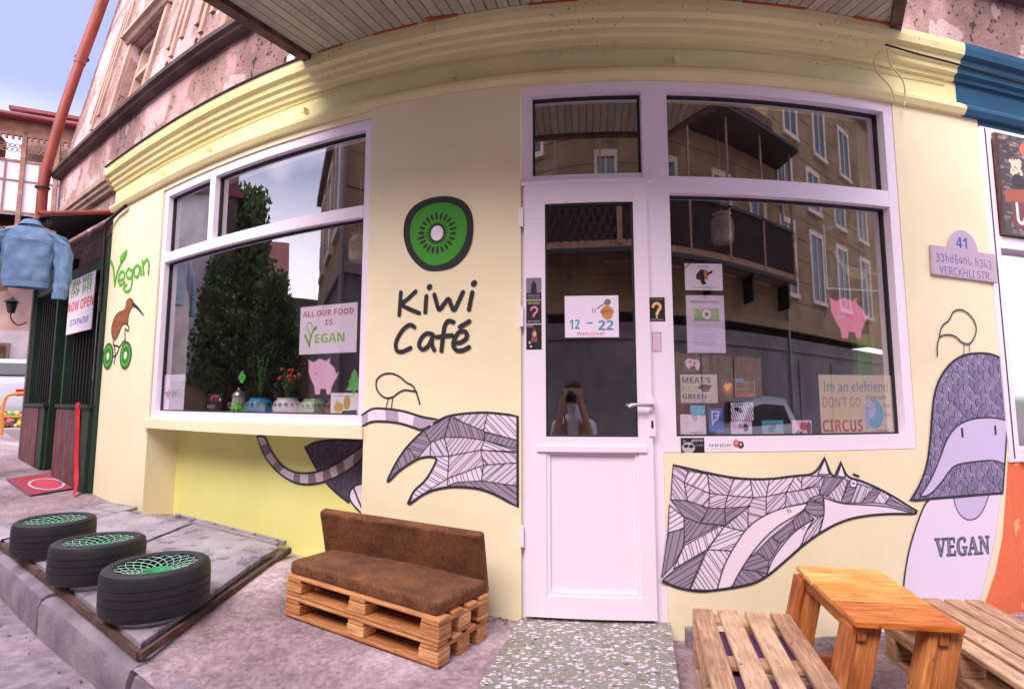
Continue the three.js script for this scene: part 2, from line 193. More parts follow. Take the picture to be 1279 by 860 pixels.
// painted shapes on the facade, in metres along the wall and above the pavement datum
const PAINT = {
  wing: [[-1.084,1.03],[-1.026,1.052],[-0.911,1.065],[-0.823,1.067],[-0.745,1.06],[-0.672,1.05],[-0.672,0.604],[-0.768,0.657],[-0.857,0.687],[-0.948,0.694],[-1.046,0.69],[-1.159,0.659],[-1.249,0.594],[-1.262,0.593],[-1.229,0.663],[-1.164,0.712],[-1.119,0.782],[-1.1,0.824],[-1.115,0.839],[-1.167,0.837],[-1.214,0.824],[-1.315,0.763],[-1.373,0.706],[-1.387,0.701],[-1.383,0.717],[-1.335,0.805],[-1.273,0.888],[-1.182,0.967],[-1.178,0.973]],
  tail: [[-1.56,1.049],[-1.522,1.069],[-1.484,1.086],[-1.388,1.082],[-1.295,1.071],[-1.241,1.056],[-1.17,1.037],[-1.084,1.03],[-1.182,0.967],[-1.248,0.99],[-1.321,1.008],[-1.405,1.015],[-1.481,1.015],[-1.52,1.005],[-1.557,0.984]],
  wingCells: [[[[-1.026,1.052],[-0.911,1.065],[-0.827,1.063],[-0.847,0.969],[-0.951,1.013]],-50,0],[[[-0.827,1.063],[-0.672,1.05],[-0.672,0.93],[-0.847,0.973]],45,0],[[[-0.843,0.969],[-0.672,0.93],[-0.672,0.886],[-0.843,0.928]],-55,1],[[[-1.026,1.042],[-0.843,0.973],[-0.843,0.928],[-0.951,0.941],[-1.058,0.939]],70,1],[[[-1.026,1.05],[-1.058,0.939],[-1.134,0.911],[-1.178,0.971]],-45,1],[[[-1.178,0.971],[-1.134,0.911],[-1.214,0.824],[-1.273,0.888]],12,1],[[[-1.273,0.888],[-1.214,0.824],[-1.315,0.763],[-1.335,0.805]],70,1],[[[-1.335,0.805],[-1.315,0.763],[-1.373,0.706],[-1.387,0.701],[-1.383,0.717]],-40,1],[[[-1.134,0.911],[-1.058,0.939],[-1.032,0.845],[-1.115,0.839],[-1.137,0.842]],55,0],[[[-1.058,0.939],[-0.951,0.941],[-0.843,0.928],[-0.862,0.879],[-1.032,0.845]],-52,0],[[[-0.843,0.928],[-0.672,0.875],[-0.862,0.879]],20,0],[[[-1.032,0.845],[-0.862,0.879],[-0.846,0.805],[-1.038,0.732]],-45,0],[[[-0.862,0.879],[-0.672,0.868],[-0.672,0.82],[-0.846,0.805]],45,0],[[[-1.115,0.839],[-1.032,0.845],[-1.038,0.732],[-1.159,0.659],[-1.249,0.594],[-1.229,0.663],[-1.164,0.712],[-1.119,0.782],[-1.1,0.824]],25,0],[[[-1.038,0.732],[-0.846,0.805],[-0.857,0.727],[-0.989,0.715],[-1.038,0.695]],70,0],[[[-0.846,0.805],[-0.672,0.82],[-0.672,0.707],[-0.857,0.727]],-40,0],[[[-1.038,0.695],[-0.989,0.715],[-0.861,0.727],[-0.672,0.707],[-0.672,0.604],[-0.768,0.657],[-0.857,0.687],[-0.948,0.694]],35,1]],
  tailBands: [[[-1.412,1.086],[-1.332,1.083],[-1.326,1.008],[-1.405,1.015]],[[-1.228,1.052],[-1.084,1.03],[-1.182,0.967],[-1.244,0.99],[-1.238,1.017]],[[-1.56,1.049],[-1.522,1.069],[-1.52,1.005],[-1.557,0.984]]],
  fox: [[0.09,0.815],[0.258,0.775],[0.408,0.746],[0.575,0.74],[0.714,0.755],[0.828,0.758],[0.888,0.843],[0.917,0.756],[0.942,0.749],[0.984,0.82],[1.009,0.74],[1.096,0.721],[1.212,0.674],[1.317,0.622],[1.404,0.572],[1.445,0.553],[1.434,0.537],[1.269,0.549],[1.082,0.545],[0.953,0.522],[0.827,0.47],[0.729,0.413],[0.657,0.361],[0.534,0.276],[0.451,0.244],[0.279,0.224],[0.195,0.219],[0.093,0.237],[0.022,0.267],[0.012,0.276],[0.024,0.326],[0.049,0.494],[0.069,0.634]],
  foxWhite: [[[0.284,0.224],[0.315,0.322],[0.36,0.4],[0.441,0.509],[0.532,0.567],[0.647,0.605],[0.777,0.621],[0.751,0.581],[0.62,0.524],[0.527,0.456],[0.445,0.368],[0.376,0.271],[0.359,0.234]],[[0.534,0.276],[0.566,0.354],[0.626,0.422],[0.699,0.491],[0.808,0.543],[0.757,0.483],[0.729,0.413],[0.657,0.361]],[[0.869,0.644],[0.972,0.609],[1.086,0.602],[1.245,0.587],[1.339,0.562],[1.43,0.541],[1.269,0.549],[1.082,0.545],[0.953,0.522],[0.834,0.475],[0.87,0.566]],[[0.843,0.758],[0.888,0.833],[0.91,0.756]],[[0.954,0.747],[0.984,0.809],[1.004,0.74]]],
  foxCells: [[[[0.09,0.815],[0.163,0.786],[0.14,0.73],[0.083,0.771]],40,0],[[[0.163,0.786],[0.257,0.77],[0.265,0.678],[0.14,0.73]],-50,0],[[[0.258,0.775],[0.391,0.746],[0.356,0.667],[0.265,0.678]],40,0],[[[0.391,0.746],[0.474,0.74],[0.486,0.654],[0.356,0.667]],-40,0],[[[0.474,0.74],[0.575,0.74],[0.554,0.658],[0.486,0.654]],60,0],[[[0.575,0.74],[0.714,0.753],[0.663,0.676],[0.554,0.658]],-40,0],[[[0.714,0.753],[0.755,0.755],[0.745,0.684],[0.663,0.676]],50,0],[[[0.755,0.755],[0.876,0.749],[0.843,0.713],[0.745,0.684]],-35,0],[[[0.083,0.771],[0.14,0.73],[0.153,0.644],[0.072,0.649]],55,0],[[[0.14,0.73],[0.265,0.678],[0.257,0.608],[0.153,0.644]],-45,0],[[[0.265,0.678],[0.356,0.667],[0.337,0.606],[0.257,0.608]],-20,0],[[[0.356,0.667],[0.486,0.654],[0.525,0.643],[0.457,0.609],[0.337,0.606]],-35,0],[[[0.486,0.654],[0.554,0.658],[0.549,0.561],[0.452,0.518],[0.457,0.609]],15,0],[[[0.554,0.658],[0.663,0.676],[0.653,0.604],[0.549,0.561]],-40,0],[[[0.663,0.676],[0.745,0.684],[0.848,0.702],[0.846,0.661],[0.765,0.622],[0.653,0.604]],60,0],[[[0.072,0.649],[0.153,0.644],[0.257,0.608],[0.212,0.538],[0.134,0.568]],35,1],[[[0.257,0.608],[0.337,0.606],[0.339,0.526],[0.212,0.538]],-45,1],[[[0.337,0.606],[0.468,0.614],[0.339,0.526]],-30,1],[[[0.063,0.624],[0.134,0.568],[0.133,0.513],[0.054,0.494]],-30,0],[[[0.134,0.568],[0.212,0.538],[0.302,0.526],[0.13,0.444]],-50,1],[[[0.054,0.494],[0.133,0.513],[0.13,0.434],[0.076,0.345],[0.017,0.286]],-75,1],[[[0.13,0.434],[0.312,0.523],[0.333,0.521],[0.239,0.413],[0.075,0.325]],75,0],[[[0.333,0.521],[0.457,0.609],[0.452,0.508],[0.429,0.494]],50,0],[[[0.333,0.521],[0.435,0.494],[0.366,0.405],[0.244,0.413]],-20,0],[[[0.022,0.276],[0.085,0.325],[0.234,0.408],[0.149,0.232],[0.093,0.237]],-30,1],[[[0.244,0.413],[0.366,0.405],[0.315,0.322],[0.284,0.224],[0.154,0.231]],55,0],[[[0.359,0.234],[0.376,0.271],[0.411,0.32],[0.541,0.295],[0.534,0.276],[0.451,0.244]],40,1],[[[0.411,0.32],[0.445,0.368],[0.491,0.397],[0.555,0.355],[0.541,0.295]],-15,1],[[[0.491,0.397],[0.572,0.465],[0.621,0.433],[0.555,0.35]],60,1],[[[0.572,0.465],[0.69,0.542],[0.699,0.496],[0.621,0.433]],-30,1],[[[0.69,0.542],[0.757,0.586],[0.808,0.543],[0.699,0.491]],70,1],[[[0.757,0.586],[0.778,0.632],[0.861,0.619],[0.87,0.566],[0.832,0.547]],5,1],[[[0.79,0.642],[0.846,0.661],[0.869,0.65],[0.861,0.613]],-20,1],[[[0.882,0.749],[0.994,0.735],[0.888,0.649],[0.846,0.666]],-50,1],[[[0.994,0.735],[1.018,0.724],[0.966,0.615],[0.888,0.649]],65,0],[[[1.025,0.723],[1.075,0.706],[1.023,0.613],[0.966,0.615]],-20,1],[[[1.075,0.706],[1.172,0.679],[1.087,0.61],[1.023,0.613]],-60,0],[[[1.172,0.679],[1.218,0.667],[1.159,0.609],[1.087,0.61]],-20,1],[[[1.218,0.667],[1.276,0.634],[1.232,0.599],[1.159,0.609]],55,0],[[[1.269,0.629],[1.423,0.55],[1.313,0.579],[1.239,0.598]],15,1],[[[0.729,0.413],[0.757,0.483],[0.832,0.547],[0.864,0.561],[0.83,0.475]],-50,0]],
  foxEye: [1.049,0.709],
  foxBrow: [[1.053,0.754],[1.082,0.743]],
  foxNose: [1.44,0.546],
  foxTicks: [[[0.661,0.592],[0.671,0.577]],[[0.672,0.596],[0.683,0.581]],[[0.729,0.51],[0.746,0.494]],[[0.741,0.518],[0.756,0.501]]],
  hood: [[1.399,0.608],[1.471,0.68],[1.532,0.778],[1.571,0.916],[1.592,1.032],[1.623,1.162],[1.677,1.254],[1.758,1.328],[1.857,1.377],[1.983,1.394],[2.102,1.39],[2.18,1.364],[2.233,1.33],[2.181,1.012],[2.125,0.771],[2.088,0.613],[1.925,0.615],[1.723,0.612],[1.549,0.611],[1.464,0.608]],
  hoodFace: [[1.466,0.624],[1.559,0.714],[1.641,0.838],[1.695,0.927],[1.775,0.991],[1.861,1.019],[1.958,1.031],[2.075,1.03],[2.181,1.012],[2.125,0.771],[2.045,0.797],[1.91,0.794],[1.742,0.784],[1.685,0.747],[1.626,0.692],[1.533,0.627]],
  hoodEyes: [[1.809,0.951],[2.072,0.96]],
  belly: [[1.516,0.61],[1.458,0.526],[1.407,0.437],[1.369,0.358],[1.336,0.261],[1.317,0.182],[1.3,0.056],[1.785,-0.021],[1.83,0.063],[1.879,0.142],[1.946,0.278],[2.006,0.407],[2.076,0.612],[1.82,0.613],[1.606,0.61]],
  tongue: [[1.706,0.613],[1.717,0.549],[1.758,0.503],[1.81,0.483],[1.875,0.493],[1.931,0.538],[1.977,0.611]],
  vegan: [[1.546,0.355],[1.949,0.344]],
  birdR: [[1.668,1.367],[1.674,1.427],[1.698,1.474],[1.768,1.489],[1.823,1.478],[1.862,1.451],[1.918,1.442],[1.967,1.483],[1.988,1.539],[1.96,1.594],[1.889,1.633],[1.82,1.621],[1.778,1.572],[1.727,1.54],[1.701,1.499],[1.695,1.472]],
  birdRlegs: [[[1.882,1.447],[1.868,1.375]],[[1.919,1.444],[1.917,1.383]]],
  birdM: [[-1.201,1.109],[-1.218,1.157],[-1.233,1.187],[-1.247,1.206],[-1.28,1.221],[-1.326,1.254],[-1.379,1.272],[-1.436,1.264],[-1.468,1.239],[-1.469,1.193],[-1.44,1.157],[-1.407,1.141],[-1.365,1.146],[-1.33,1.168],[-1.293,1.182],[-1.253,1.178],[-1.222,1.174]],
  birdMlegs: [[[-1.39,1.141],[-1.406,1.089]],[[-1.365,1.144],[-1.372,1.082]]],
  fruit: [[-1.193,2.209],[-1.122,2.218],[-1.046,2.213],[-0.971,2.185],[-0.925,2.126],[-0.912,2.043],[-0.923,1.938],[-0.966,1.869],[-1.026,1.826],[-1.116,1.815],[-1.19,1.828],[-1.262,1.893],[-1.303,1.968],[-1.319,2.055],[-1.3,2.138],[-1.254,2.184]],
  fruitFlesh: [[-1.186,2.176],[-1.121,2.189],[-1.051,2.184],[-0.989,2.155],[-0.952,2.104],[-0.942,2.039],[-0.957,1.952],[-0.999,1.891],[-1.054,1.854],[-1.122,1.841],[-1.18,1.857],[-1.236,1.909],[-1.271,1.972],[-1.282,2.048],[-1.266,2.116],[-1.231,2.155]],
  fruitCore: [-1.116,2.02],
  strokes: [[[-1.329,1.71],[-1.332,1.648],[-1.336,1.587]],[[-1.238,1.71],[-1.281,1.675],[-1.32,1.645],[-1.273,1.616],[-1.214,1.591]],[[-1.173,1.68],[-1.176,1.64],[-1.178,1.594]],[[-1.157,1.727],[-1.154,1.731]],[[-1.126,1.686],[-1.113,1.643],[-1.097,1.604],[-1.069,1.635],[-1.045,1.659],[-1.03,1.627],[-1.014,1.598],[-0.988,1.642],[-0.964,1.691]],[[-0.912,1.687],[-0.922,1.64],[-0.93,1.597]],[[-0.906,1.732],[-0.901,1.737]],[[-1.241,1.517],[-1.265,1.53],[-1.297,1.517],[-1.332,1.478],[-1.353,1.432],[-1.344,1.393],[-1.314,1.387],[-1.262,1.406]],[[-1.133,1.474],[-1.167,1.48],[-1.198,1.456],[-1.211,1.416],[-1.191,1.396],[-1.162,1.409],[-1.138,1.448],[-1.129,1.474],[-1.137,1.425],[-1.122,1.391]],[[-1.015,1.535],[-1.044,1.542],[-1.062,1.52],[-1.073,1.457],[-1.081,1.386]],[[-1.108,1.459],[-1.061,1.463],[-1.022,1.465]],[[-1.009,1.425],[-0.97,1.429],[-0.94,1.454],[-0.946,1.48],[-0.979,1.483],[-1.006,1.45],[-1.014,1.411],[-0.993,1.386],[-0.961,1.386],[-0.928,1.401]],[[-0.979,1.508],[-0.953,1.522],[-0.927,1.536]]],
  word: [[[-5.01,2.374],[-4.9,2.282],[-4.828,2.115]],[[-4.828,2.115],[-4.78,2.228],[-4.673,2.317]],[[-4.742,2.149],[-4.599,2.153],[-4.608,2.198],[-4.694,2.217],[-4.745,2.164],[-4.691,2.106],[-4.579,2.114]],[[-4.423,2.187],[-4.514,2.221],[-4.555,2.191],[-4.506,2.141],[-4.422,2.145],[-4.415,2.208],[-4.405,2.093],[-4.439,2.033],[-4.535,2.03],[-4.593,2.066],[-4.526,2.086]],[[-4.249,2.199],[-4.326,2.223],[-4.376,2.195],[-4.346,2.135],[-4.273,2.132],[-4.242,2.198],[-4.208,2.131]],[[-4.205,2.248],[-4.159,2.125]],[[-4.175,2.216],[-4.117,2.242],[-4.072,2.215],[-4.063,2.119]]],
  leaf: [[-4.734,2.311],[-4.724,2.361],[-4.646,2.386],[-4.568,2.396],[-4.586,2.348],[-4.631,2.31]],
  kiwiBody: [[-4.782,1.649],[-4.832,1.718],[-4.813,1.789],[-4.741,1.849],[-4.642,1.869],[-4.542,1.87],[-4.509,1.899],[-4.505,1.941],[-4.455,1.962],[-4.386,1.954],[-4.336,1.924],[-4.337,1.89],[-4.388,1.867],[-4.434,1.815],[-4.43,1.752],[-4.479,1.749],[-4.558,1.755],[-4.607,1.702],[-4.676,1.642],[-4.723,1.626]],
  kiwiBeak: [[-4.339,1.904],[-4.223,1.858],[-4.101,1.793],[-4.217,1.826],[-4.342,1.879]],
  wheels: [[-4.857,1.5],[-4.427,1.488]],
  wheelEdge: [[-4.832,1.386],[-4.405,1.374]],
  bike: [[[-4.857,1.5],[-4.666,1.499],[-4.598,1.559],[-4.748,1.589]],[[-4.598,1.559],[-4.47,1.608],[-4.427,1.488]],[[-4.462,1.608],[-4.482,1.707],[-4.41,1.688],[-4.396,1.714],[-4.459,1.747]],[[-4.666,1.499],[-4.756,1.625]],[[-4.666,1.499],[-4.693,1.429]]],
  rtail: [[-2.743,0.887],[-2.657,0.766],[-2.517,0.673],[-2.354,0.614],[-2.225,0.603],[-2.065,0.626],[-1.916,0.679],[-1.732,0.781],[-1.735,0.865],[-1.919,0.76],[-2.069,0.699],[-2.229,0.67],[-2.381,0.681],[-2.498,0.731],[-2.6,0.819],[-2.647,0.89]],
  rbands: [[[-2.694,0.823],[-2.614,0.843],[-2.568,0.792],[-2.644,0.752]],[[-2.554,0.699],[-2.488,0.753],[-2.427,0.7],[-2.493,0.658]],[[-2.337,0.612],[-2.331,0.671],[-2.271,0.667],[-2.271,0.603]],[[-2.188,0.606],[-2.198,0.676],[-2.137,0.682],[-2.114,0.616]],[[-2.055,0.627],[-2.069,0.702],[-2.012,0.718],[-1.98,0.651]],[[-1.934,0.674],[-1.956,0.748],[-1.901,0.771],[-1.871,0.703]],[[-1.818,0.732],[-1.804,0.833],[-1.735,0.865],[-1.732,0.781]]],
  rscale: [[-2.239,0.834],[-2.137,0.872],[-1.981,0.888],[-1.736,0.89],[-1.727,0.64],[-1.796,0.63],[-1.831,0.595],[-1.84,0.524],[-1.948,0.574],[-2.046,0.634],[-2.129,0.709]],
  rear: [[-1.721,0.462],[-1.791,0.502],[-1.841,0.549],[-1.836,0.595],[-1.796,0.63],[-1.727,0.646]],
  rearMark: [[-1.804,0.61],[-1.776,0.56],[-1.74,0.505]]
};
// ------------------------------------------------------------------ the setting: road, kerb, pavement
{
  const xs = [...Array(57)].map((_, i) => -70 + i * 2.2), zs = [...Array(57)].map((_, i) => -70 + i * 2.2), g = new THREE.PlaneGeometry(1, 1, 56, 56), p = g.attributes.position, uv = g.attributes.uv;
  // finer rows near the place
  const remap = i => { const t = i / 28 - 1; return Math.sign(t) * (Math.abs(t) * 6 + Math.abs(t) ** 4 * 84); };
  for (let j = 0; j <= 56; j++) for (let i = 0; i <= 56; i++) { const x = remap(i), z = remap(j), k = j * 57 + i; p.setXYZ(k, x, along(x) - .26 - .01 * Math.min(3, Math.hypot(x, z)), z); uv.setXY(k, x, z); }
  g.computeVertexNormals(); structure('road', g, M.road);
}
const roughStone = (lx, ly, lz) => { const g = new THREE.BoxGeometry(lx, ly, lz, Math.ceil(lx / .05), 5, 3), p = g.attributes.position, o = rr(0, 9); for (let i = 0; i < p.count; i++) { const x = p.getX(i), y = p.getY(i), z = p.getZ(i), ed = Math.max(0, Math.abs(y) / ly * 2 - .8) * 5 * Math.max(0, Math.abs(z) / lz * 2 - .6) * 2.5, n = fbm(x * .35 + o, y * .6 + z * 1.3 + .37, 16, 3, 402) - .5; p.setXYZ(i, x, y - Math.sign(y) * ed * (.012 + .02 * Math.max(0, n)) + n * .012, z - Math.sign(z) * ed * .012 + n * .014); } g.computeVertexNormals(); return boxUV(mergeVertices(g, 1e-4), o, o); };
const kerbD = s => { const a = [[-18, .72], [-4.5, .72], [-3.4, .80], [-2.3, .87], [-1.75, .98], [-1.5, 1.04], [0, 1.2], [14, 1.35]]; let i = 0; while (i < a.length - 2 && s > a[i + 1][0]) i++; return mix(a[i][1], a[i + 1][1], clamp((s - a[i][0]) / (a[i + 1][0] - a[i][0]))); };
{
  const ns = 150, nt = 8, pos = [], uv = [], idx = [];
  for (let i = 0; i <= ns; i++) for (let j = 0; j <= nt; j++) { const s = mix(-17.5, 9, i / ns), d = mix(-.28, kerbD(s) + .09, j / nt), v = W(s, 0, d), y = ground(v.x, v.z) + (fbm(i / ns, j / nt, 40, 2, 400) - .5) * .012; pos.push(v.x, y, v.z); uv.push(v.x, v.z); }
  for (let i = 0; i < ns; i++) for (let j = 0; j < nt; j++) { const k = i * (nt + 1) + j; idx.push(k, k + 1, k + nt + 1, k + 1, k + nt + 2, k + nt + 1); }
  const g = new THREE.BufferGeometry(); g.setAttribute('position', new THREE.Float32BufferAttribute(pos, 3)); g.setAttribute('uv', new THREE.Float32BufferAttribute(uv, 2)); g.setIndex(idx); g.computeVertexNormals();
  structure('pavement', g, M.pavement);
  const kerb = new THREE.Group(); kerb.name = 'kerb'; kerb.userData.kind = 'structure'; scene.add(kerb);
  for (let s = -12; s < 3; s += .93) { // each stone a worn block of its own
    const a = W(s, 0, kerbD(s) + .055), b = W(s + .92, 0, kerbD(s + .92) + .055), l = a.distanceTo(b), m = a.clone().add(b).multiplyScalar(.5), y = ground(m.x, m.z), st = roughStone(l - .012, .26, .12);
    const o = mesh('kerb_stone', st, M.kerb, kerb); o.position.set(m.x, y - .122 + rr(-.006, .006), m.z); o.rotation.set(0, -Math.atan2(b.z - a.z, b.x - a.x) + rr(-.012, .012), Math.atan2(ground(b.x, b.z) - ground(a.x, a.z), l), 'YXZ');
  }
}

// ------------------------------------------------------------------ the cafe building
const cafe = thing('cafe_building', 'pale yellow cafe front with painted animals, white door and a weathered pink upper floor', 'building');
const cp = (name, geo, mat, label) => mesh(name, geo, mat, cafe, label);
cp('wall', wbox(-5.0, -3.88, -.1, 2.80, -.25, 0), M.cream);
cp('wall', wbox(-3.88, -1.55, 2.76, 2.80, -.25, -.001), M.cream);
cp('wall', wbox(-3.9, -1.53, -.1, .92, -.30, -.22), M.lime, 'cream wall set back under the left window, its shade painted in as yellow green');
cp('window_ledge', wbox(-3.90, -1.548, .92, .985, -.25, .035), M.cream);
cp('wall', wbox(-1.55, -.655, -.1, 2.80, -.25, .02), M.cream);
cp('wall', wbox(.045, 1.48, -.2, .872, -.25, 0), M.cream);
cp('wall', wbox(1.48, 2.16, -.2, 2.80, -.25, 0), M.cream);
cp('frieze', wbox(-5.0, 2.0, 2.80, 3.20, -.25, -.004), M.creamTrim);
const MOULD = [[-.02, 2.80], [.024, 2.802], [.040, 2.83], [.040, 2.848], [.026, 2.862], [.012, 2.876], [-.02, 2.88]];
const CORN = [[-.02, 3.005], [.012, 3.01], [.016, 3.035], [.034, 3.045], [.038, 3.075], [.056, 3.085], [.060, 3.115], [.085, 3.13], [.092, 3.165], [.092, 3.20], [-.02, 3.20]];
cp('moulding', sweep(MOULD, -5.0, 2.02), M.creamTrim);
cp('cornice', sweep(CORN, -5.0, 1.97), M.creamTrim);
// thin drip cap over the cornice, lifting where it is loose
cp('drip_cap', sweep([[.085, 3.202], [.105, 3.200], [.105, 3.207], [-.02, 3.216]], -5.0, -1.99), M.stain);
// a cable clipped along the frieze
cp('cable', tube([[-4.2, 2.985], [-3.2, 2.978], [-2.2, 2.99], [-1.2, 2.985], [-.2, 2.975], [.8, 2.985], [1.5, 2.98], [1.9, 2.985]].map(([s, y]) => W(s, y, .006)), .004, 90, 5), M.creamTrim);
for (const s of [-3.9, -3.15, -2.1, -1.05, -.85, .15]) cp('cable_clip', wbox(s, s + .025, 2.895, 2.925, -.004, .03), M.creamTrim);

// pink upper floor
const UW = (s0, s1, y0, y1, w0, w1) => wbox(s0, s1, y0, y1, w0, w1, .25);
cp('upper_wall', UW(-7.4, 4.5, 3.20, 3.70, -.35, -.05), M.stucco);
cp('upper_wall', UW(-7.4, -5.0, 2.3, 3.20, -.35, -.02), M.stucco);
cp('string_course', sweep([[-.06, 3.70], [.02, 3.705], [.03, 3.725], [.055, 3.735], [.06, 3.765], [-.06, 3.775]], -7.4, 4.5, .2), M.stain);
cp('old_cornice', sweep([[-.03, 3.02], [.02, 3.03], [.03, 3.06], [.05, 3.07], [.055, 3.10], [.075, 3.11], [.08, 3.15], [-.03, 3.16]], -7.3, -5.06, .3), M.stuccoTrim);
{
  const wins = [[-5.62, -4.74], [-3.12, -2.22], [-.9, 0], [1.6, 2.5]];
  let s = -7.4; for (const [a, b] of [...wins, [4.5, 4.5]]) { cp('upper_wall', UW(s, a, 3.77, 4.78, -.35, -.05), M.stucco); s = b; }
  cp('upper_wall', UW(-7.4, 4.5, 4.78, 6.6, -.35, -.05), M.stucco);
  for (const [a, b] of wins) {
    const f = cp('upper_window', merge([UW(a, a + .07, 3.79, 4.78, -.20, -.13), UW(b - .07, b, 3.79, 4.78, -.20, -.13), UW(a + .07, b - .07, 3.79, 3.85, -.20, -.13), UW(a + .07, b - .07, 4.71, 4.78, -.20, -.13), UW((a + b) / 2 - .03, (a + b) / 2 + .03, 3.85, 4.38, -.19, -.14), UW(a + .07, b - .07, 4.38, 4.44, -.20, -.125)]), M.stuccoTrim, 'weathered wooden sash window of the upper floor');
    mesh('pane', UW(a + .06, b - .06, 3.85, 4.72, -.168, -.164), M.glass, f);
    mesh('curtain', UW(a + .02, b - .02, 3.80, 4.45, -.30, -.28), M.paper, f);
    mesh('surround', merge([sweep([[-.06, 4.80], [0, 4.80], [.03, 4.84], [.06, 4.85], [.06, 4.9], [-.06, 4.9]], a - .12, b + .12), UW(a - .10, a - .02, 3.78, 4.795, -.06, -.02), UW(b + .02, b + .10, 3.78, 4.795, -.06, -.02)]), M.stuccoTrim, f);
  }
  // pilaster ornaments: paired strips with a carved drop at the foot
  for (const c of [-6.35, -4.15, -3.6]) { for (const d of [-.13, 0, .13]) cp('pilaster_strip', UW(c + d - .03, c + d + .03, 4.02 + Math.abs(d), 5.6, -.06, -.025), M.stuccoTrim);
    const r = new THREE.TorusGeometry(.045, .012, 8, 20), v = W(c, 3.92, -.035); r.rotateY(yawAt(c)); r.translate(v.x, v.y, v.z); cp('carved_ring', r, M.stuccoTrim); }
}

// ---- windows and door
function frameBars(list) { return merge(list.map(a => wbox(...a))); }
const leftWin = cp('display_window', frameBars([[-3.87, -3.80, .987, 2.757, -.11, -.012], [-1.615, -1.552, .987, 2.757, -.11, -.012], [-3.80, -1.615, 2.70, 2.757, -.11, -.012], [-3.80, -1.615, .987, 1.045, -.11, -.012], [-3.80, -1.615, 2.175, 2.245, -.11, -.010], [-3.14, -3.07, 2.245, 2.70, -.11, -.011]]), M.pvc, 'wide white plastic display window divided by a transom');
for (const a of [[-3.80, -3.14, 2.245, 2.70], [-3.07, -1.615, 2.245, 2.70], [-3.80, -1.615, 1.045, 2.175]]) {
  const g = mesh('gasket', frameBars([[a[0], a[0] + .010, a[2], a[3], -.072, -.048], [a[1] - .010, a[1], a[2], a[3], -.072, -.048], [a[0] + .01, a[1] - .01, a[3] - .012, a[3], -.072, -.048], [a[0] + .01, a[1] - .01, a[2], a[2] + .008, -.072, -.048]]), M.seal, leftWin);
  mesh('pane', wbox(a[0] + .004, a[1] - .004, a[2] + .004, a[3] - .004, -.0605, -.0595, .03), M.glass, leftWin);
}
mesh('insect_screen', wsheet(-3.80, -3.14, 2.245, 2.70, -.085), M.frost, leftWin);
const rightWin = cp('display_window', frameBars([[-.655, -.600, .06, 2.798, -.11, -.004], [-.600, 1.415, 2.742, 2.798, -.11, -.004], [-.022, .112, .875, 2.742, -.11, -.006], [-.022, .044, .06, .875, -.11, -.006], [1.415, 1.478, .875, 2.798, -.11, -.004], [.112, 1.415, 2.19, 2.28, -.11, -.005], [.112, 1.415, .875, .95, -.11, -.005], [-.600, -.022, 2.262, 2.30, -.11, -.012]]), M.pvc, 'tall white plastic shop window that joins the door frame');
for (const a of [[-.600, -.022, 2.30, 2.742], [.112, 1.415, 2.28, 2.742], [.112, 1.415, .95, 2.19]]) {
  mesh('gasket', frameBars([[a[0], a[0] + .010, a[2], a[3], -.072, -.048], [a[1] - .010, a[1], a[2], a[3], -.072, -.048], [a[0] + .01, a[1] - .01, a[3] - .012, a[3], -.072, -.048], [a[0] + .01, a[1] - .01, a[2], a[2] + .008, -.072, -.048]]), M.seal, rightWin);
  mesh('pane', wbox(a[0] + .004, a[1] - .004, a[2] + .004, a[3] - .004, -.0605, -.0595, .03), M.glass, rightWin);
}
const door = cp('door', merge([frameBars([[-.638, -.530, .095, 2.258, -.06, .022], [-.082, -.012, .095, 2.258, -.06, .022], [-.530, -.082, 2.137, 2.258, -.06, .021], [-.530, -.082, .885, .950, -.06, .021], [-.530, -.082, .095, .195, -.06, .021]]),
  ...[[-.575, -.045, .878, .905]].map(a => wbox(a[0], a[1], a[2], a[3], .0, .034)), wbox(-.650, .018, 2.240, 2.2585, .0, .0295)]), M.pvc, 'white plastic door with a glass upper half and a plain lower panel');
mesh('panel', wbox(-.530, -.082, .195, .885, -.04, .002), M.pvc, door);
mesh('panel_bead', frameBars([[-.530, -.512, .195, .885, .002, .014], [-.100, -.082, .195, .885, .002, .014], [-.512, -.100, .867, .885, .002, .014], [-.512, -.100, .195, .213, .002, .014]]), M.pvc, door);
mesh('gasket', frameBars([[-.530, -.522, .95, 2.137, -.03, .012], [-.090, -.082, .95, 2.137, -.03, .012], [-.522, -.090, 2.127, 2.137, -.03, .012], [-.522, -.090, .95, .957, -.03, .012]]), M.seal, door);
{ const a = W(-.528, 0, -.001), b = W(-.084, 0, -.001), l = a.distanceTo(b), g = new THREE.BoxGeometry(l, 1.183, .001); g.rotateY(-Math.atan2(b.z - a.z, b.x - a.x)); g.translate((a.x + b.x) / 2, 1.5435, (a.z + b.z) / 2); mesh('pane', g, M.glass, door); }
{
  const hy = 1.105, at = (s, y, w) => W(s, y, w), hp = merge([wbox(-.030, .000, .955, 1.145, .022, .030)]), h = mesh('handle_plate', hp, M.pvc, door);
  mesh('lever', tube([at(-.015, hy, .028), at(-.015, hy, .058), at(-.045, hy, .066), at(-.105, hy + .002, .066), at(-.132, hy - .008, .064)], .0085, 20, 8), M.steel, h);
  mesh('keyhole', merge([wbox(-.020, -.010, .995, 1.030, .029, .033)]), M.black, h);
  for (const y of [2.02, 1.50, .42]) mesh('hinge', wbox(-.660, -.640, y, y + .10, .018, .04), M.pvc, door);
}

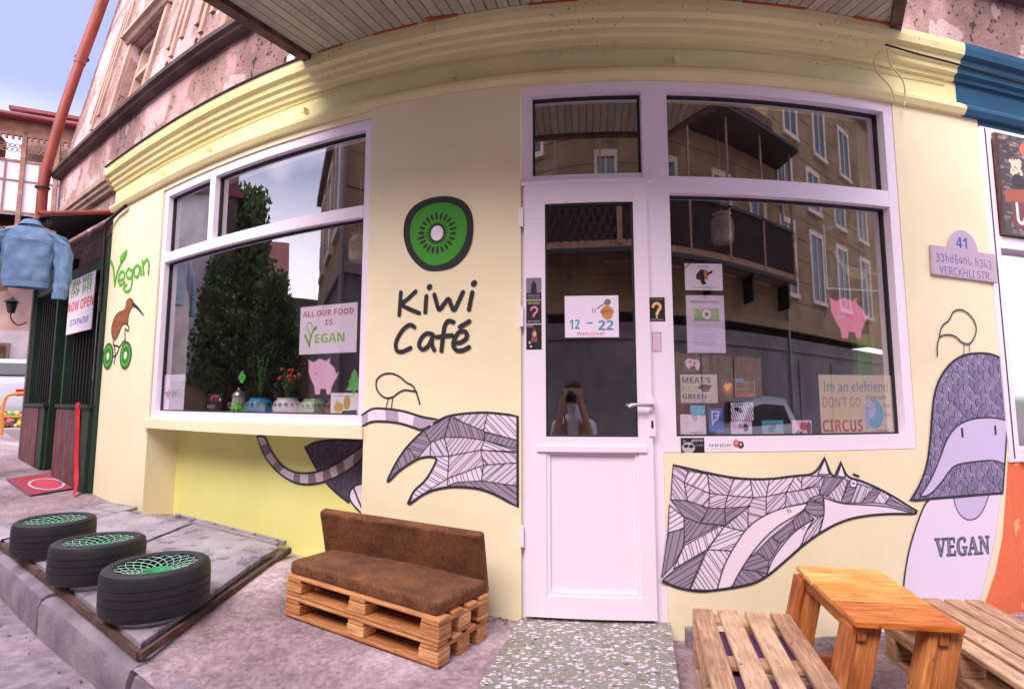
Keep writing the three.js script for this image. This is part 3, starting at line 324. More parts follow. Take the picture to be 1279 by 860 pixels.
// ---- the dark room behind the glass
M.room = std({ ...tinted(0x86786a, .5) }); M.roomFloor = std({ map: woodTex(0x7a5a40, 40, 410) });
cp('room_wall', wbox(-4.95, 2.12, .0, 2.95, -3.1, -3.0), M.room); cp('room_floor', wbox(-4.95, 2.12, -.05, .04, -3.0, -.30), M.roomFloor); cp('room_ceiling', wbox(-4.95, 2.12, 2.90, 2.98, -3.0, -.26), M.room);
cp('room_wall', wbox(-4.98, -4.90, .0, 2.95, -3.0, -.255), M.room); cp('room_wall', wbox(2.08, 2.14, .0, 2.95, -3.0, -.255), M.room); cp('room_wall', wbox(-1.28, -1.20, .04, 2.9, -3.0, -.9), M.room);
cp('window_board', wbox(-3.86, -1.56, .93, 1.005, -.62, -.115), M.pvc);
single('serving_counter', merge([wbox(-.9, 1.5, .04, 1.05, -2.75, -2.25), wbox(-.95, 1.55, 1.05, 1.09, -2.8, -2.2)]), std({ map: woodTex(0x57402c, 30, 415) }), 'dark serving counter deep inside the cafe behind the door', 'counter');
single('green_curtain', sweep([...Array(6)].map((_, i) => [-.22 - .02 * (i % 2), 1.0 + i * .1]).concat([[-.19, 1.5], [-.19, 1.0]]), 1.32, 1.412, .03), std({ color: 0x5f9a3c, side: THREE.DoubleSide }), 'green curtain hanging at the right edge of the shop window', 'curtain');

// ---- paint on the wall
const fillAll = (x, c, w, h) => { x.fillStyle = c; x.fillRect(0, 0, w, h); }, INK = '#2a2730', LAV = '#d6c9dc', LAVL = '#e6d9ea', LAVD = '#9a8ba0', PALE = '#efe2ef';
function paintSheet(name, poly, w, draw, label, grow = .0062, parent = cafe, ppm = 420, base = LAV) {
  const n = poly.length, out = poly.map((p, i) => { const a = poly[(i + n - 1) % n], b = poly[(i + 1) % n]; let tx = b[0] - a[0], ty = b[1] - a[1]; const l = Math.hypot(tx, ty) || 1; return [p[0], p[1], ty / l, -tx / l]; });
  const area = poly.reduce((t, p, i) => { const q = poly[(i + 1) % n]; return t + p[0] * q[1] - q[0] * p[1]; }, 0), sg = area > 0 ? 1 : -1, pts = out.map(p => new THREE.Vector2(p[0] + sg * p[2] * grow, p[1] + sg * p[3] * grow));
  let g = new THREE.ShapeGeometry(new THREE.Shape(pts)); g = new TessellateModifier(.12, 7).modify(g.toNonIndexed());
  const p = g.attributes.position; let s0 = 9, s1 = -9, y0 = 9, y1 = -9; for (let i = 0; i < p.count; i++) { s0 = Math.min(s0, p.getX(i)); s1 = Math.max(s1, p.getX(i)); y0 = Math.min(y0, p.getY(i)); y1 = Math.max(y1, p.getY(i)); }
  const uv = new Float32Array(p.count * 2); for (let i = 0; i < p.count; i++) { uv[2 * i] = (p.getX(i) - s0) / (s1 - s0); uv[2 * i + 1] = (p.getY(i) - y0) / (y1 - y0); p.setZ(i, w); }
  g.setAttribute('uv', new THREE.BufferAttribute(uv, 2));
  const cw = Math.min(2048, Math.round((s1 - s0) * ppm)), ch = Math.min(2048, Math.round((y1 - y0) * ppm)), k = cw / (s1 - s0), kx = s => (s - s0) * k, ky = y => (y1 - y) * ch / (y1 - y0);
  const map = canvasTex(cw, ch, x => { const path = q => { x.beginPath(); q.forEach((c, i) => i ? x.lineTo(kx(c[0]), ky(c[1])) : x.moveTo(kx(c[0]), ky(c[1]))); }; x.lineJoin = x.lineCap = 'round'; if (base) fillAll(x, base, cw, ch); draw(x, path, k, kx, ky, cw, ch); });
  return mesh(name, bend(g), std({ map, bumpMap: bumpPlaster, bumpScale: .001, roughness: .8 }), parent, label);
}
const round2 = (pts, closed = true, it = 2) => { // rounds gentle corners, keeps sharp tips
  for (let k = 0; k < it; k++) { const n = pts.length, o = []; for (let i = 0; i < n; i++) { const p = pts[i], a = pts[(i + n - 1) % n], b = pts[(i + 1) % n]; if (!closed && (i === 0 || i === n - 1)) { o.push(p); continue; }
    const v1 = [p[0] - a[0], p[1] - a[1]], v2 = [b[0] - p[0], b[1] - p[1]], c = (v1[0] * v2[0] + v1[1] * v2[1]) / ((Math.hypot(...v1) * Math.hypot(...v2)) || 1); if (c < .45) { o.push(p); continue; }
    o.push([mix(p[0], a[0], .25), mix(p[1], a[1], .25)], [mix(p[0], b[0], .25), mix(p[1], b[1], .25)]); } pts = o; } return pts; };
function hatch(x, path, k, cell, ang, fill, kx, ky) {
  path(cell); x.closePath(); x.fillStyle = fill; x.fill(); x.save(); x.clip(); x.strokeStyle = INK; x.lineWidth = .0030 * k;
  const cx = cell.reduce((t, c) => t + kx(c[0]), 0) / cell.length, cy = cell.reduce((t, c) => t + ky(c[1]), 0) / cell.length; x.translate(cx, cy); x.rotate(ang * DEG);
  for (let d = -.5; d < .5; d += .017 + rnd() * .007) { const t = rr(-.02, .02); x.beginPath(); x.moveTo(-.5 * k, (d - t * .3) * k); x.quadraticCurveTo(0, (d + t * .5) * k, .5 * k, (d + t) * k); x.stroke(); } x.restore();
  path(cell); x.closePath(); x.lineWidth = .0046 * k; x.strokeStyle = INK; x.stroke();
}
function scales(x, path, k, poly, kx, ky, cw, ch) { // overlapping fans of arcs
  path(poly); x.closePath(); x.fillStyle = '#8d84a8'; x.fill(); x.save(); x.clip(); const q = .042 * k; let row = 0;
  for (let yy = -q; yy < ch + 2 * q; yy += q * .86, row++) for (let xx = -q + (row % 2) * q; xx < cw + 2 * q; xx += 2 * q) { const a = rr(.2, 1.0), cx = xx + rr(-.15, .15) * q, cy = yy + rr(-.15, .15) * q;
    for (let i = 0; i < 4; i++) { x.beginPath(); x.arc(cx, cy, q * (1.12 - i * .27), a - .2, a + 3.3); if (!i) { x.fillStyle = rnd() < .5 ? '#a79dc0' : '#948ab0'; x.fill(); } x.lineWidth = (i ? .0034 : .0052) * k; x.strokeStyle = INK; x.stroke(); } if (rnd() < .5) { x.fillStyle = INK; x.beginPath(); x.arc(cx + q, cy, q * .16, 0, 7); x.fill(); } }
  x.restore();
}
const outline = (x, path, poly, k, lw = .0125, closed = true) => { path(poly); if (closed) x.closePath(); x.strokeStyle = INK; x.lineWidth = lw * k; x.stroke(); };
{
  const P = PAINT, wing = round2(P.wing), fox = round2(P.fox), hood = round2(P.hood), belly = round2(P.belly), tail = round2(P.tail);
  paintSheet('tail_mural', tail, .023, (x, path, k) => { path(tail); x.fillStyle = PALE; x.fill(); for (const b of P.tailBands) { path(b); x.fillStyle = '#b3a3b8'; x.fill(); } outline(x, path, tail, k, .0125, false); }, 'striped lavender tail painted under the small kiwi bird');
  paintSheet('wing_mural', wing, .0235, (x, path, k, kx, ky) => { path(wing); x.fillStyle = LAV; x.fill(); for (const [c, a, t] of P.wingCells) hatch(x, path, k, c, a, t ? LAVD : rnd() < .5 ? LAV : LAVL, kx, ky); const cut = wing.findIndex(c => c[0] < -.70 && c[1] < .75), e = wing.map((c, i) => i).filter(i => wing[i][0] > -.665); outline(x, path, [...wing.slice(e[e.length - 1]), ...wing.slice(0, e[0] + 1)], k, .0125, false); }, 'hatched lavender paw painted beside the door');
  paintSheet('fox_mural', fox, .003, (x, path, k, kx, ky) => { path(fox); x.fillStyle = LAV; x.fill(); for (const [c, a, t] of P.foxCells) hatch(x, path, k, c, a, t ? LAVD : rnd() < .5 ? LAV : LAVL, kx, ky);
    P.foxWhite.forEach((c, i) => { const q = round2(c); path(q); x.closePath(); x.fillStyle = PALE; x.fill(); x.strokeStyle = INK; x.lineWidth = .006 * k; x.stroke(); });
    for (const t of P.foxTicks) { path(t); x.lineWidth = .004 * k; x.stroke(); }
    const [es, ey] = P.foxEye; x.fillStyle = PALE; x.beginPath(); x.arc(kx(es), ky(ey), .022 * k, 0, 7); x.fill(); x.lineWidth = .005 * k; x.stroke(); x.fillStyle = INK; x.fillRect(kx(es) - .010 * k, ky(ey) - .003 * k, .020 * k, .006 * k);
    outline(x, path, fox.slice(0, fox.findIndex(c => c[0] < .045 && c[1] < .4) + 2), k, .0125, false); x.fillStyle = INK; x.beginPath(); x.arc(kx(P.foxNose[0]), ky(P.foxNose[1]), .014 * k, 0, 7); x.fill(); }, 'hatched lavender long-nosed fox painted below the shop window');
  paintSheet('belly_mural', belly, .003, (x, path, k, kx, ky, cw, ch) => { path(belly); x.fillStyle = '#e9dcef'; x.fill(); path(round2(P.tongue)); x.closePath(); x.fillStyle = '#cdbfe0'; x.fill(); x.strokeStyle = INK; x.lineWidth = .006 * k; x.stroke();
    x.strokeStyle = INK; x.lineWidth = .012 * k; path(belly.filter(c => c[0] < 1.53 && c[1] > -.1)); x.stroke();
    const [a, b] = P.vegan; x.save(); x.translate(kx(a[0]), ky(a[1] - .040)); x.rotate(2 * DEG); x.font = `bold ${Math.round(.125 * k)}px serif`; const wd = x.measureText('VEGAN').width; x.scale(((b[0] - a[0]) * k) / wd, 1); x.fillStyle = '#8d88a0'; x.fillText('VEGAN', 0, 0); x.strokeStyle = '#3f4256'; x.lineWidth = .007 * k; x.strokeText('VEGAN', 0, 0); x.restore(); }, 'pale painted belly lettered VEGAN', .004);
  paintSheet('hooded_mural', hood, .0045, (x, path, k, kx, ky, cw, ch) => { scales(x, path, k, hood, kx, ky, cw, ch); const f = round2(P.hoodFace); path(f); x.closePath(); x.fillStyle = '#cfc3e2'; x.fill(); x.strokeStyle = INK; x.lineWidth = .008 * k; x.stroke(); for (const [s, y] of P.hoodEyes) { x.fillStyle = INK; x.fillRect(kx(s) - .008 * k, ky(y) - .026 * k, .016 * k, .052 * k); } outline(x, path, hood, k, .014); }, 'scaly purple hooded creature painted on the end pier');
  const rt = round2(P.rtail), rs = round2(P.rscale), re = round2(P.rear);
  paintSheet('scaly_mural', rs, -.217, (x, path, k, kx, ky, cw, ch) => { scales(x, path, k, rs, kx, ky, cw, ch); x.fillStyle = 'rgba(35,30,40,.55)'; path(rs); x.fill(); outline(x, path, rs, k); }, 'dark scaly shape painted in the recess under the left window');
  paintSheet('ear_mural', re, -.2165, (x, path, k) => { path(re); x.fillStyle = PALE; x.fill(); outline(x, path, re, k, .012); path(P.rearMark); x.lineWidth = .012 * k; x.stroke(); }, 'small white ear painted at the edge of the recess');
  paintSheet('ringed_tail_mural', rt, -.2155, (x, path, k) => { path(rt); x.fillStyle = '#cdbfcb'; x.fill(); for (const b of P.rbands) { path(b); x.closePath(); x.fillStyle = '#82757f'; x.fill(); } outline(x, path, rt, k); }, 'ringed tail curling across the recess under the left window');
  const fr = round2(P.fruit), fl = round2(P.fruitFlesh);
  paintSheet('kiwi_fruit_sign', fr, .023, (x, path, k, kx, ky) => { path(fr); x.fillStyle = '#2b2c2e'; x.fill(); x.strokeStyle = '#2b2c2e'; x.lineWidth = .02 * k; x.stroke(); path(fl); x.fillStyle = '#3f9a2c'; x.fill(); const [cs, cy] = P.fruitCore;
    x.fillStyle = '#2b2f24'; for (let i = 0; i < 22; i++) { const a = i / 22 * 6.283 + .1; x.save(); x.translate(kx(cs), ky(cy)); x.rotate(a); x.beginPath(); x.ellipse(.094 * k, 0, (.020 + rr(-.004, .004)) * k, .0075 * k, 0, 0, 7); x.fill(); if (i % 1 === 0) { x.beginPath(); x.ellipse(.053 * k, 0, .011 * k, .004 * k, 0, 0, 7); x.fill(); } x.restore(); }
    x.fillStyle = '#2b2f24'; x.beginPath(); x.ellipse(kx(cs), ky(cy), .047 * k, .053 * k, 0, 0, 7); x.fill(); x.fillStyle = '#efe2ef'; x.beginPath(); x.ellipse(kx(cs), ky(cy), .037 * k, .042 * k, 0, 0, 7); x.fill(); }, 'sliced green kiwi fruit painted above the cafe name', .006);
}
// brush strokes as ribbons of paint
function ribbon(pts, width, w, taper = 0) {
  const c = new THREE.CatmullRomCurve3(pts.map(p => new THREE.Vector3(p[0], p[1], 0)), false, 'centripetal'), n = Math.max(6, pts.length * 5), q = pts.length > 2 ? c.getPoints(n) : [...Array(7)].map((_, i) => c.getPoint(i / 6)), pos = [], idx = [], N = q.length, r = width / 2;
  const dir = i => { const a = q[Math.max(0, i - 1)], b = q[Math.min(N - 1, i + 1)]; return b.clone().sub(a).normalize(); };
  for (let i = 0; i < N; i++) { const d = dir(i), k = r * (1 - taper * i / N); pos.push(q[i].x - d.y * k, q[i].y + d.x * k, w, q[i].x + d.y * k, q[i].y - d.x * k, w); }
  for (let i = 0; i < N - 1; i++) idx.push(2 * i, 2 * i + 1, 2 * i + 2, 2 * i + 1, 2 * i + 3, 2 * i + 2);
  for (const [i, f] of [[0, -1], [N - 1, 1]]) { const d = dir(i), a0 = Math.atan2(d.y * f, d.x * f), b = pos.length / 3, k = r * (1 - taper * i / N); pos.push(q[i].x, q[i].y, w); for (let j = 0; j <= 8; j++) { const a = a0 - Math.PI / 2 + Math.PI * j / 8; pos.push(q[i].x + Math.cos(a) * k, q[i].y + Math.sin(a) * k, w); if (j) idx.push(b, b + j, b + j + 1); } }
  const g = new THREE.BufferGeometry(); g.setAttribute('position', new THREE.Float32BufferAttribute(pos, 3)); g.setAttribute('uv', new THREE.Float32BufferAttribute(new Float32Array(pos.length / 3 * 2), 2)); g.setIndex(idx); return bend(g);
}
M.ink = std({ color: 0x26252b, roughness: .75 }); M.green = std({ color: 0x58b32c, roughness: .8 }); M.kiwiBrown = std({ ...tinted(0x93532c, 3) });
{
  const P = PAINT, LET = ['letter_k', 'letter_k', 'letter_i', 'letter_i', 'letter_w', 'letter_i', 'letter_i', 'letter_c', 'letter_a', 'letter_f', 'letter_f', 'letter_e', 'letter_e'], by = {};
  P.strokes.forEach((st, i) => { const key = i === 3 || i === 6 || i === 12 ? 'letter_dot' + 'bcd'[i / 6 | 0] : LET[i] + (i === 5 ? 'b' : ''); (by[key] ??= []).push(ribbon(st, i === 3 || i === 6 ? .030 : .0235, .0235 + i * .0002)); });
  for (const [k, g] of Object.entries(by)) cp(k.replace(/[bcd]$/, ''), merge(g), M.ink);
  const bird = (pts, legs, w, label) => cp('kiwi_bird_drawing', merge([ribbon(pts, .0085, w), ...legs.map((l, i) => ribbon(l, .005, w + .0004 * (i + 1)))]), M.ink, label);
  bird(P.birdM, P.birdMlegs, .0245, 'outline of a kiwi bird standing on the striped tail'); bird(P.birdR, P.birdRlegs, .006, 'outline of a kiwi bird standing on the hooded creature');
  cp('eyebrow_stroke', ribbon(P.foxBrow, .012, .004), M.ink);
  const cl = P.word; ['letter_v', 'letter_v', 'letter_e', 'letter_g', 'letter_a', 'letter_n', 'letter_n'].reduce((o, n, i) => { (o[n] ??= []).push(ribbon(cl[i], i < 2 ? .036 : .027, .003 + i * .0003)); if (i === 6) for (const [k, g] of Object.entries(o)) cp(k, merge(g), M.green); return o; }, {});
  paintSheet('leaf_mark', P.leaf, .0055, (x, path, k, kx, ky, cw, ch) => { x.fillStyle = '#58b32c'; x.fillRect(0, 0, cw, ch); }, 'green leaf growing from the painted word', .003, cafe, 200);
  const kb = round2(P.kiwiBody), kk = round2(P.kiwiBeak);
  paintSheet('kiwi_cyclist_body', kb, .003, (x, path, k, kx, ky, cw, ch) => { x.fillStyle = '#95552d'; x.fillRect(0, 0, cw, ch); for (let i = 0; i < 500; i++) { x.fillStyle = rnd() < .5 ? 'rgba(70,35,18,.4)' : 'rgba(190,120,70,.35)'; x.fillRect(rr(0, cw), rr(0, ch), 2, 6); } x.strokeStyle = '#4a2a18'; path(kb); x.closePath(); x.lineWidth = .010 * k; x.stroke(); }, 'brown kiwi bird riding a bicycle with kiwi slice wheels', .004, cafe, 300);
  cp('beak', ribbon([P.kiwiBeak[0], P.kiwiBeak[1], P.kiwiBeak[2]], .035, .0062, .7), M.ink);
  P.bike.forEach((b, i) => cp('bicycle_tube', ribbon(b, .014, .0035 + i * .0003), M.ink));
  P.wheels.forEach((c, i) => { const ry = (c[1] - P.wheelEdge[i][1]), rx = ry * 1.12, poly = [...Array(36)].map((_, j) => [c[0] + rx * Math.cos(j / 36 * 6.2832), c[1] + ry * Math.sin(j / 36 * 6.2832)]);
    paintSheet('kiwi_wheel', poly, .0055, (x, path, k, kx, ky) => { path(poly); x.fillStyle = '#2b3a20'; x.fill(); x.save(); x.translate(kx(c[0]), ky(c[1])); x.scale(rx * k, ry * k); x.fillStyle = '#4fae2e'; x.beginPath(); x.arc(0, 0, .86, 0, 7); x.fill(); x.fillStyle = '#253018'; for (let j = 0; j < 18; j++) { x.rotate(6.2832 / 18); x.beginPath(); x.ellipse(.5, 0, .14, .05, 0, 0, 7); x.fill(); } x.fillStyle = '#e9efe0'; x.beginPath(); x.arc(0, 0, .26, 0, 7); x.fill(); x.restore(); }, null, .002, cafe, 300); });
  paintSheet('orange_paint', [[2.158, .80], [2.12, .62], [2.06, .38], [1.98, .2], [1.86, .02], [1.80, -.15], [2.158, -.15]], .0015, (x, path, k, kx, ky, cw, ch) => { x.fillStyle = '#e8764a'; x.fillRect(0, 0, cw, ch); for (let i = 0; i < 1500; i++) { x.fillStyle = `rgba(${rnd() < .5 ? '200,90,50' : '245,150,110'},.25)`; x.fillRect(rr(0, cw), rr(0, ch), rr(1, 5), rr(1, 5)); } }, 'orange paint of the neighbouring shop', .001);
}
// ------------------------------------------------------------------ canopy over the door: boarded underside
{
  const c = thing('entrance_canopy', 'boarded canopy with a dark edge projecting over the cafe door', 'canopy'), reach = s => Math.min(1.4, Math.max(.02, (1.46 - s) / .72)), mats = [0, 1, 2].map(i => std({ map: woodTex([0xaeaa94, 0xa5a18c, 0xb6b19b][i], 22, 430 + 7 * i, 0), roughness: .6 })), n = 57, ds = 3.42 / n;
  for (let i = 0; i < n; i++) { const s = -1.96 + i * ds, r = reach(s + ds / 2); mesh('board', bend(boxUV(flatBox(s + .003, s + ds - .003, 3.203, 3.216, .06, .06 + r, .2), rr(0, 2), rr(0, 2), false)), mats[i % 3], c); }
  mesh('backing', sweep([[.06, 3.222], [1.4, 3.222], [1.4, 3.24], [.06, 3.24]], -1.96, .45), M.stain, c);
  mesh('backing', merge([...Array(10)].map((_, i) => { const a = .45 + i * .1; return wbox(a, a + .1, 3.222, 3.24, .06, .05 + reach(a + .1)); })), M.stain, c);
  mesh('edge_beam', wbox(-2.03, -1.963, 3.175, 3.33, .02, 1.46), M.rust, c, 'dark brown end beam of the canopy');
  { const pts = [[1.47, .06], [.45, 1.46]], a = W(pts[0][0], 0, pts[0][1]), b = W(pts[1][0], 0, pts[1][1]), l = a.distanceTo(b), m = a.clone().add(b).multiplyScalar(.5), g = rbox(l, .15, .06, .004); g.rotateY(-Math.atan2(b.z - a.z, b.x - a.x)); g.translate(m.x, 3.255, m.z); mesh('edge_beam', g, M.rust, c, 'dark brown slanting end beam of the canopy'); }
  mesh('edge_beam', wbox(-1.96, .46, 3.175, 3.33, 1.405, 1.46), M.rust, c);
  // beads of old orange sealant between wall and boards
  M.sealant = std({ ...tinted(0xc4673c, 2), roughness: .9, bumpMap: bumpRough, bumpScale: .006 });
  for (const [a, b, k] of [[-1.9, -1.72, .012], [-1.5, -1.22, .016], [-1.16, -.98, .05], [-.6, -.35, .012], [.0, .12, .010], [.5, .85, .018], [1.15, 1.4, .02]]) { const g = flatBox(a, b, 3.195, 3.2045, .085, .10 + k, .03), p = g.attributes.position; for (let i = 0; i < p.count; i++) if (p.getZ(i) > .09) p.setZ(i, .094 + k * (.9 * fbm(p.getX(i) * 3.1, .4, 16, 3, 444))); mesh('sealant', bend(g), M.sealant, c); }
}
{ // floodlight on the cornice
  const v = W(-2.13, 3.255, .06), t = thing('floodlight', 'small white floodlight lying on the cornice beside the canopy', 'floodlight', v.toArray(), yawAt(-2.13) - .2);
  const b = rbox(.15, .075, .05, .008, 2); b.rotateZ(.35); mesh('housing', b, M.pvc, t); mesh('bracket', tube([[-.06, -.05, .01], [-.085, -.02, .03], [-.075, .015, .03]], .006, 12, 6), M.black, t);
  mesh('lens', box(0, 0, .027, .1, .045, .003), M.glassThin, t).rotation.z = .35;
}
{ // loose wiring by the right end of the canopy
  const wire = (pts, label) => single('loose_wire', tube(pts.map(([s, y, w]) => W(s, y, w ?? .05)), .0045, 40, 5), M.creamTrim, label, 'wire', 'loose wires on the frieze');
  wire([[1.36, 3.06, .07], [1.31, 3.0, .06], [1.34, 2.93, .05], [1.40, 2.86, .06], [1.45, 2.78, .05]], 'loose wire looping down beside the corner of the shop window frame');
  wire([[1.38, 3.06, .08], [1.42, 2.99, .06], [1.49, 2.9, .07], [1.52, 2.80, .05], [1.505, 2.76, .05]], 'looped loose wire hanging over the corner of the shop window');
  single('cable_run', tube([[1.38, 3.09], [1.6, 3.075], [1.85, 3.07], [2.2, 3.06], [3.2, 3.05]].map(([s, y]) => W(s, y, .075)), .006, 40, 6), M.dark, 'dark cable running along the cornice to the next shop', 'cable');
}
// ------------------------------------------------------------------ red drainpipe at the end of the upper floor
{
  const d = thing('drainpipe', 'rust red drainpipe running down the end of the pink wall', 'pipe'); M.pipe = std({ ...tinted(0x9a4030, 1.5), roughness: .6 });
  mesh('pipe', tube([W(-7.35, 3.05, .10), W(-7.33, 3.6, .11), W(-7.30, 4.4, .13), W(-7.30, 5.2, .13)], .055, 30, 12), M.pipe, d);
  mesh('pipe', tube([W(-7.30, 5.16, .13), W(-7.25, 5.9, .12), W(-7.2, 6.6, .12)], .062, 20, 12), M.pipe, d);
  for (const y of [3.55, 5.25]) { const v = W(-7.32, y, .12), r = new THREE.TorusGeometry(.066, .012, 6, 18).rotateX(Math.PI / 2); r.translate(v.x, v.y, v.z); mesh('pipe_clip', r, M.black, d); }
}
// ------------------------------------------------------------------ street sign
{
  const g = thing('street_sign', 'lavender house number plate 41 with a rounded top on the end pier', 'sign', W(1.93, 1.815, .006).toArray(), yawAt(1.93));
  const s = new THREE.Shape(); s.moveTo(-.265, 0); s.lineTo(.255, 0); s.lineTo(.255, .165); s.lineTo(.105, .165); s.absarc(-.01, .165, .115, 0, Math.PI, false); s.lineTo(-.265, .165); s.closePath();
  const e = new THREE.ExtrudeGeometry(s, { depth: .006, bevelEnabled: true, bevelSize: .002, bevelThickness: .002, bevelSegments: 1, curveSegments: 24 });
  mesh('plate', e, std({ color: 0xb7a0b4, roughness: .45 }), g).rotation.z = -2 * DEG;
  const map = canvasTex(540, 300, (x) => { x.fillStyle = '#b7a0b4'; x.fillRect(0, 0, 540, 300); x.fillStyle = '#2c3c9c'; x.textAlign = 'center'; x.font = 'bold 92px sans-serif'; x.fillText('41', 258, 118); x.fillStyle = x.strokeStyle = '#4b4a86'; x.font = '62px sans-serif'; x.save(); x.translate(272, 282); x.scale(1.03, 1); x.fillText('VERCKHLI STR.', 0, 0); x.restore();
    // the Georgian line, letter by letter
    x.lineWidth = 5.5; x.lineCap = 'round'; const L = [c => { x.arc(14, 12, 10, -2.6, 1.6); x.moveTo(14, 22); x.arc(14, 34, 12, -1.5, 2.6); }, c => { x.arc(14, 12, 10, -2.8, 1.2); x.moveTo(16, 22); x.arc(13, 34, 12, -1.2, 2.8); }, c => { x.moveTo(6, -6); x.lineTo(6, 42); x.moveTo(6, 22); x.arc(15, 22, 9, 3.1, 6.3); x.lineTo(24, 40); }, c => { x.moveTo(4, 6); x.lineTo(4, 28); x.arc(15, 30, 10, 3, 0, true); x.lineTo(26, -4); x.moveTo(26, 14); x.lineTo(14, 20); }, c => { x.arc(16, 32, 11, 0, 6.3); x.moveTo(6, 28); x.lineTo(10, -4); x.lineTo(20, 2); }, c => { x.arc(15, 22, 13, -.4, 5.2); x.moveTo(16, 20); x.lineTo(20, 40); }, c => { x.moveTo(4, 40); x.lineTo(4, 16); x.arc(14, 16, 10, 3.14, 6.28); x.lineTo(24, 40); }, c => { x.moveTo(6, -2); x.lineTo(6, 30); x.arc(16, 30, 10, 3.1, 0, true); x.lineTo(26, 20); }];
    const put = (k, px) => { x.save(); x.translate(px, 168); x.beginPath(); L[k](); x.stroke(); x.restore(); }; let px = 42; for (const k of [0, 1, 2, 3, 4, 5, 6, 7]) { put(k, px); px += 36; } px += 22; for (const k of [2, 1, 7, 0]) { put(k, px); px += 35; } });
  const f = new THREE.ShapeGeometry(s, 24), p = f.attributes.position, uv = f.attributes.uv; for (let i = 0; i < p.count; i++) uv.setXY(i, (p.getX(i) + .275) / .54, (p.getY(i) + .01) / .30);
  const m = mesh('lettering', f, std({ map, roughness: .45 }), g); m.position.z = .0090; m.rotation.z = -2 * DEG;
}
// ------------------------------------------------------------------ the shop next door on the right
{
  const t = thing('neighbouring_shop', 'shop front with a teal cornice, white window frame and orange base wall', 'building'), a = (n, g, m, l) => mesh(n, g, m, t, l); M.shopRoom = std({ ...tinted(0xa39a90, .6) });
  a('frieze', wbox(2.0, 4.5, 2.80, 3.20, -.25, -.003), M.teal); a('moulding', sweep(MOULD.map(([w, y]) => [w + .002, y]), 2.02, 4.5), M.teal); a('cornice', sweep(CORN.map(([w, y]) => [w + .002, y]), 1.97, 4.5), M.teal); a('lintel', wbox(2.16, 4.5, 2.76, 2.80, -.25, .0), M.teal);
  a('wall', wbox(2.16, 4.5, -.2, .78, -.25, .002), M.orange); a('wall', wbox(3.6, 4.5, .78, 2.76, -.25, -.002), M.cream);
  const f = a('window_frame', merge([[2.162, 2.245, .782, 2.758, -.1, .012], [2.245, 3.6, 2.69, 2.758, -.1, .012], [2.245, 3.6, 2.02, 2.09, -.1, .013], [2.245, 3.6, .782, .855, -.1, .03], [3.52, 3.6, .855, 2.69, -.1, .012]].map(q => wbox(...q))), M.pvc);
  mesh('pane', wbox(2.24, 3.54, .85, 2.03, -.05, -.049, .05), M.glass, f); a('groove', wbox(2.195, 2.203, .80, 2.75, .010, .0145), M.seal);
  a('room_wall', wbox(2.2, 4.4, -.1, 2.8, -1.3, -1.2), M.shopRoom); a('room_wall', wbox(4.3, 4.4, -.1, 2.8, -1.2, -.26), M.shopRoom); a('room_floor', wbox(2.2, 4.4, -.15, -.1, -1.2, -.26), M.shopRoom); a('room_ceiling', wbox(2.2, 4.4, 2.76, 2.79, -1.2, -.26), M.shopRoom);
  const map = canvasTex(768, 512, (x, w, h) => { x.fillStyle = '#3a2f2b'; x.fillRect(0, 0, w, h); for (let i = 0; i < 900; i++) { const c = [[60, 60, 54], [150, 120, 100], [90, 42, 34], [190, 180, 170], [40, 36, 40], [120, 130, 110]][rnd() * 6 | 0]; x.fillStyle = `rgba(${c},.55)`; x.fillRect(rr(0, w), rr(0, h), rr(6, 50), rr(4, 22)); }
    x.fillStyle = '#d9cdb0'; for (let i = 0; i < 60; i++) { x.beginPath(); x.arc(rr(75, 150), rr(120, 200), rr(5, 11), 0, 7); x.fill(); } x.fillStyle = '#16130f'; x.beginPath(); x.ellipse(120, 235, 45, 40, 0, 0, 7); x.fill(); x.fillStyle = '#a24a2c'; x.beginPath(); x.moveTo(20, 290); x.lineTo(330, 240); x.lineTo(330, 330); x.lineTo(20, 350); x.fill(); x.fillStyle = '#6e2f28'; x.fillRect(60, 340, 330, 130); x.fillStyle = '#d76b4a'; x.beginPath(); x.arc(190, 60, 40, 0, 7); x.fill();
    x.lineWidth = 14; x.strokeStyle = '#fff'; x.fillStyle = '#d3262c'; for (const [px, py] of [[230, 90], [420, 90], [600, 90]]) { x.beginPath(); x.arc(px + 60, py + 40, 52, 3.4, 7.6); x.arc(px + 60, py + 130, 58, 5, 9); x.lineWidth = 46; x.strokeStyle = '#f4f0f0'; x.stroke(); x.lineWidth = 28; x.strokeStyle = '#d3262c'; x.stroke(); }
    x.lineCap = 'round'; x.lineWidth = 17; x.strokeStyle = '#f3f0f4'; let px = 95; for (let i = 0; i < 8; i++, px += 80) { x.beginPath(); if (i % 3 === 0) { x.moveTo(px, 350); x.lineTo(px, 430); x.arc(px + 22, 425, 22, 3.1, 0, true); } else if (i % 3 === 1) { x.arc(px + 18, 400, 20, -2.6, 2.4); x.arc(px + 18, 430, 24, -1, 2.4); } else { x.arc(px + 22, 410, 26, 0, 6.3); } x.stroke(); } });
  const g = wsheet(2.262, 3.3, 2.10, 2.72, .034), fr = single('shop_banner', merge([wbox(2.252, 3.31, 2.095, 2.725, .0145, .0325)]), M.rust, 'framed banner with red and white lettering over the next shop window', 'banner'); mesh('print', g, std({ map, roughness: .5 }), fr);
}
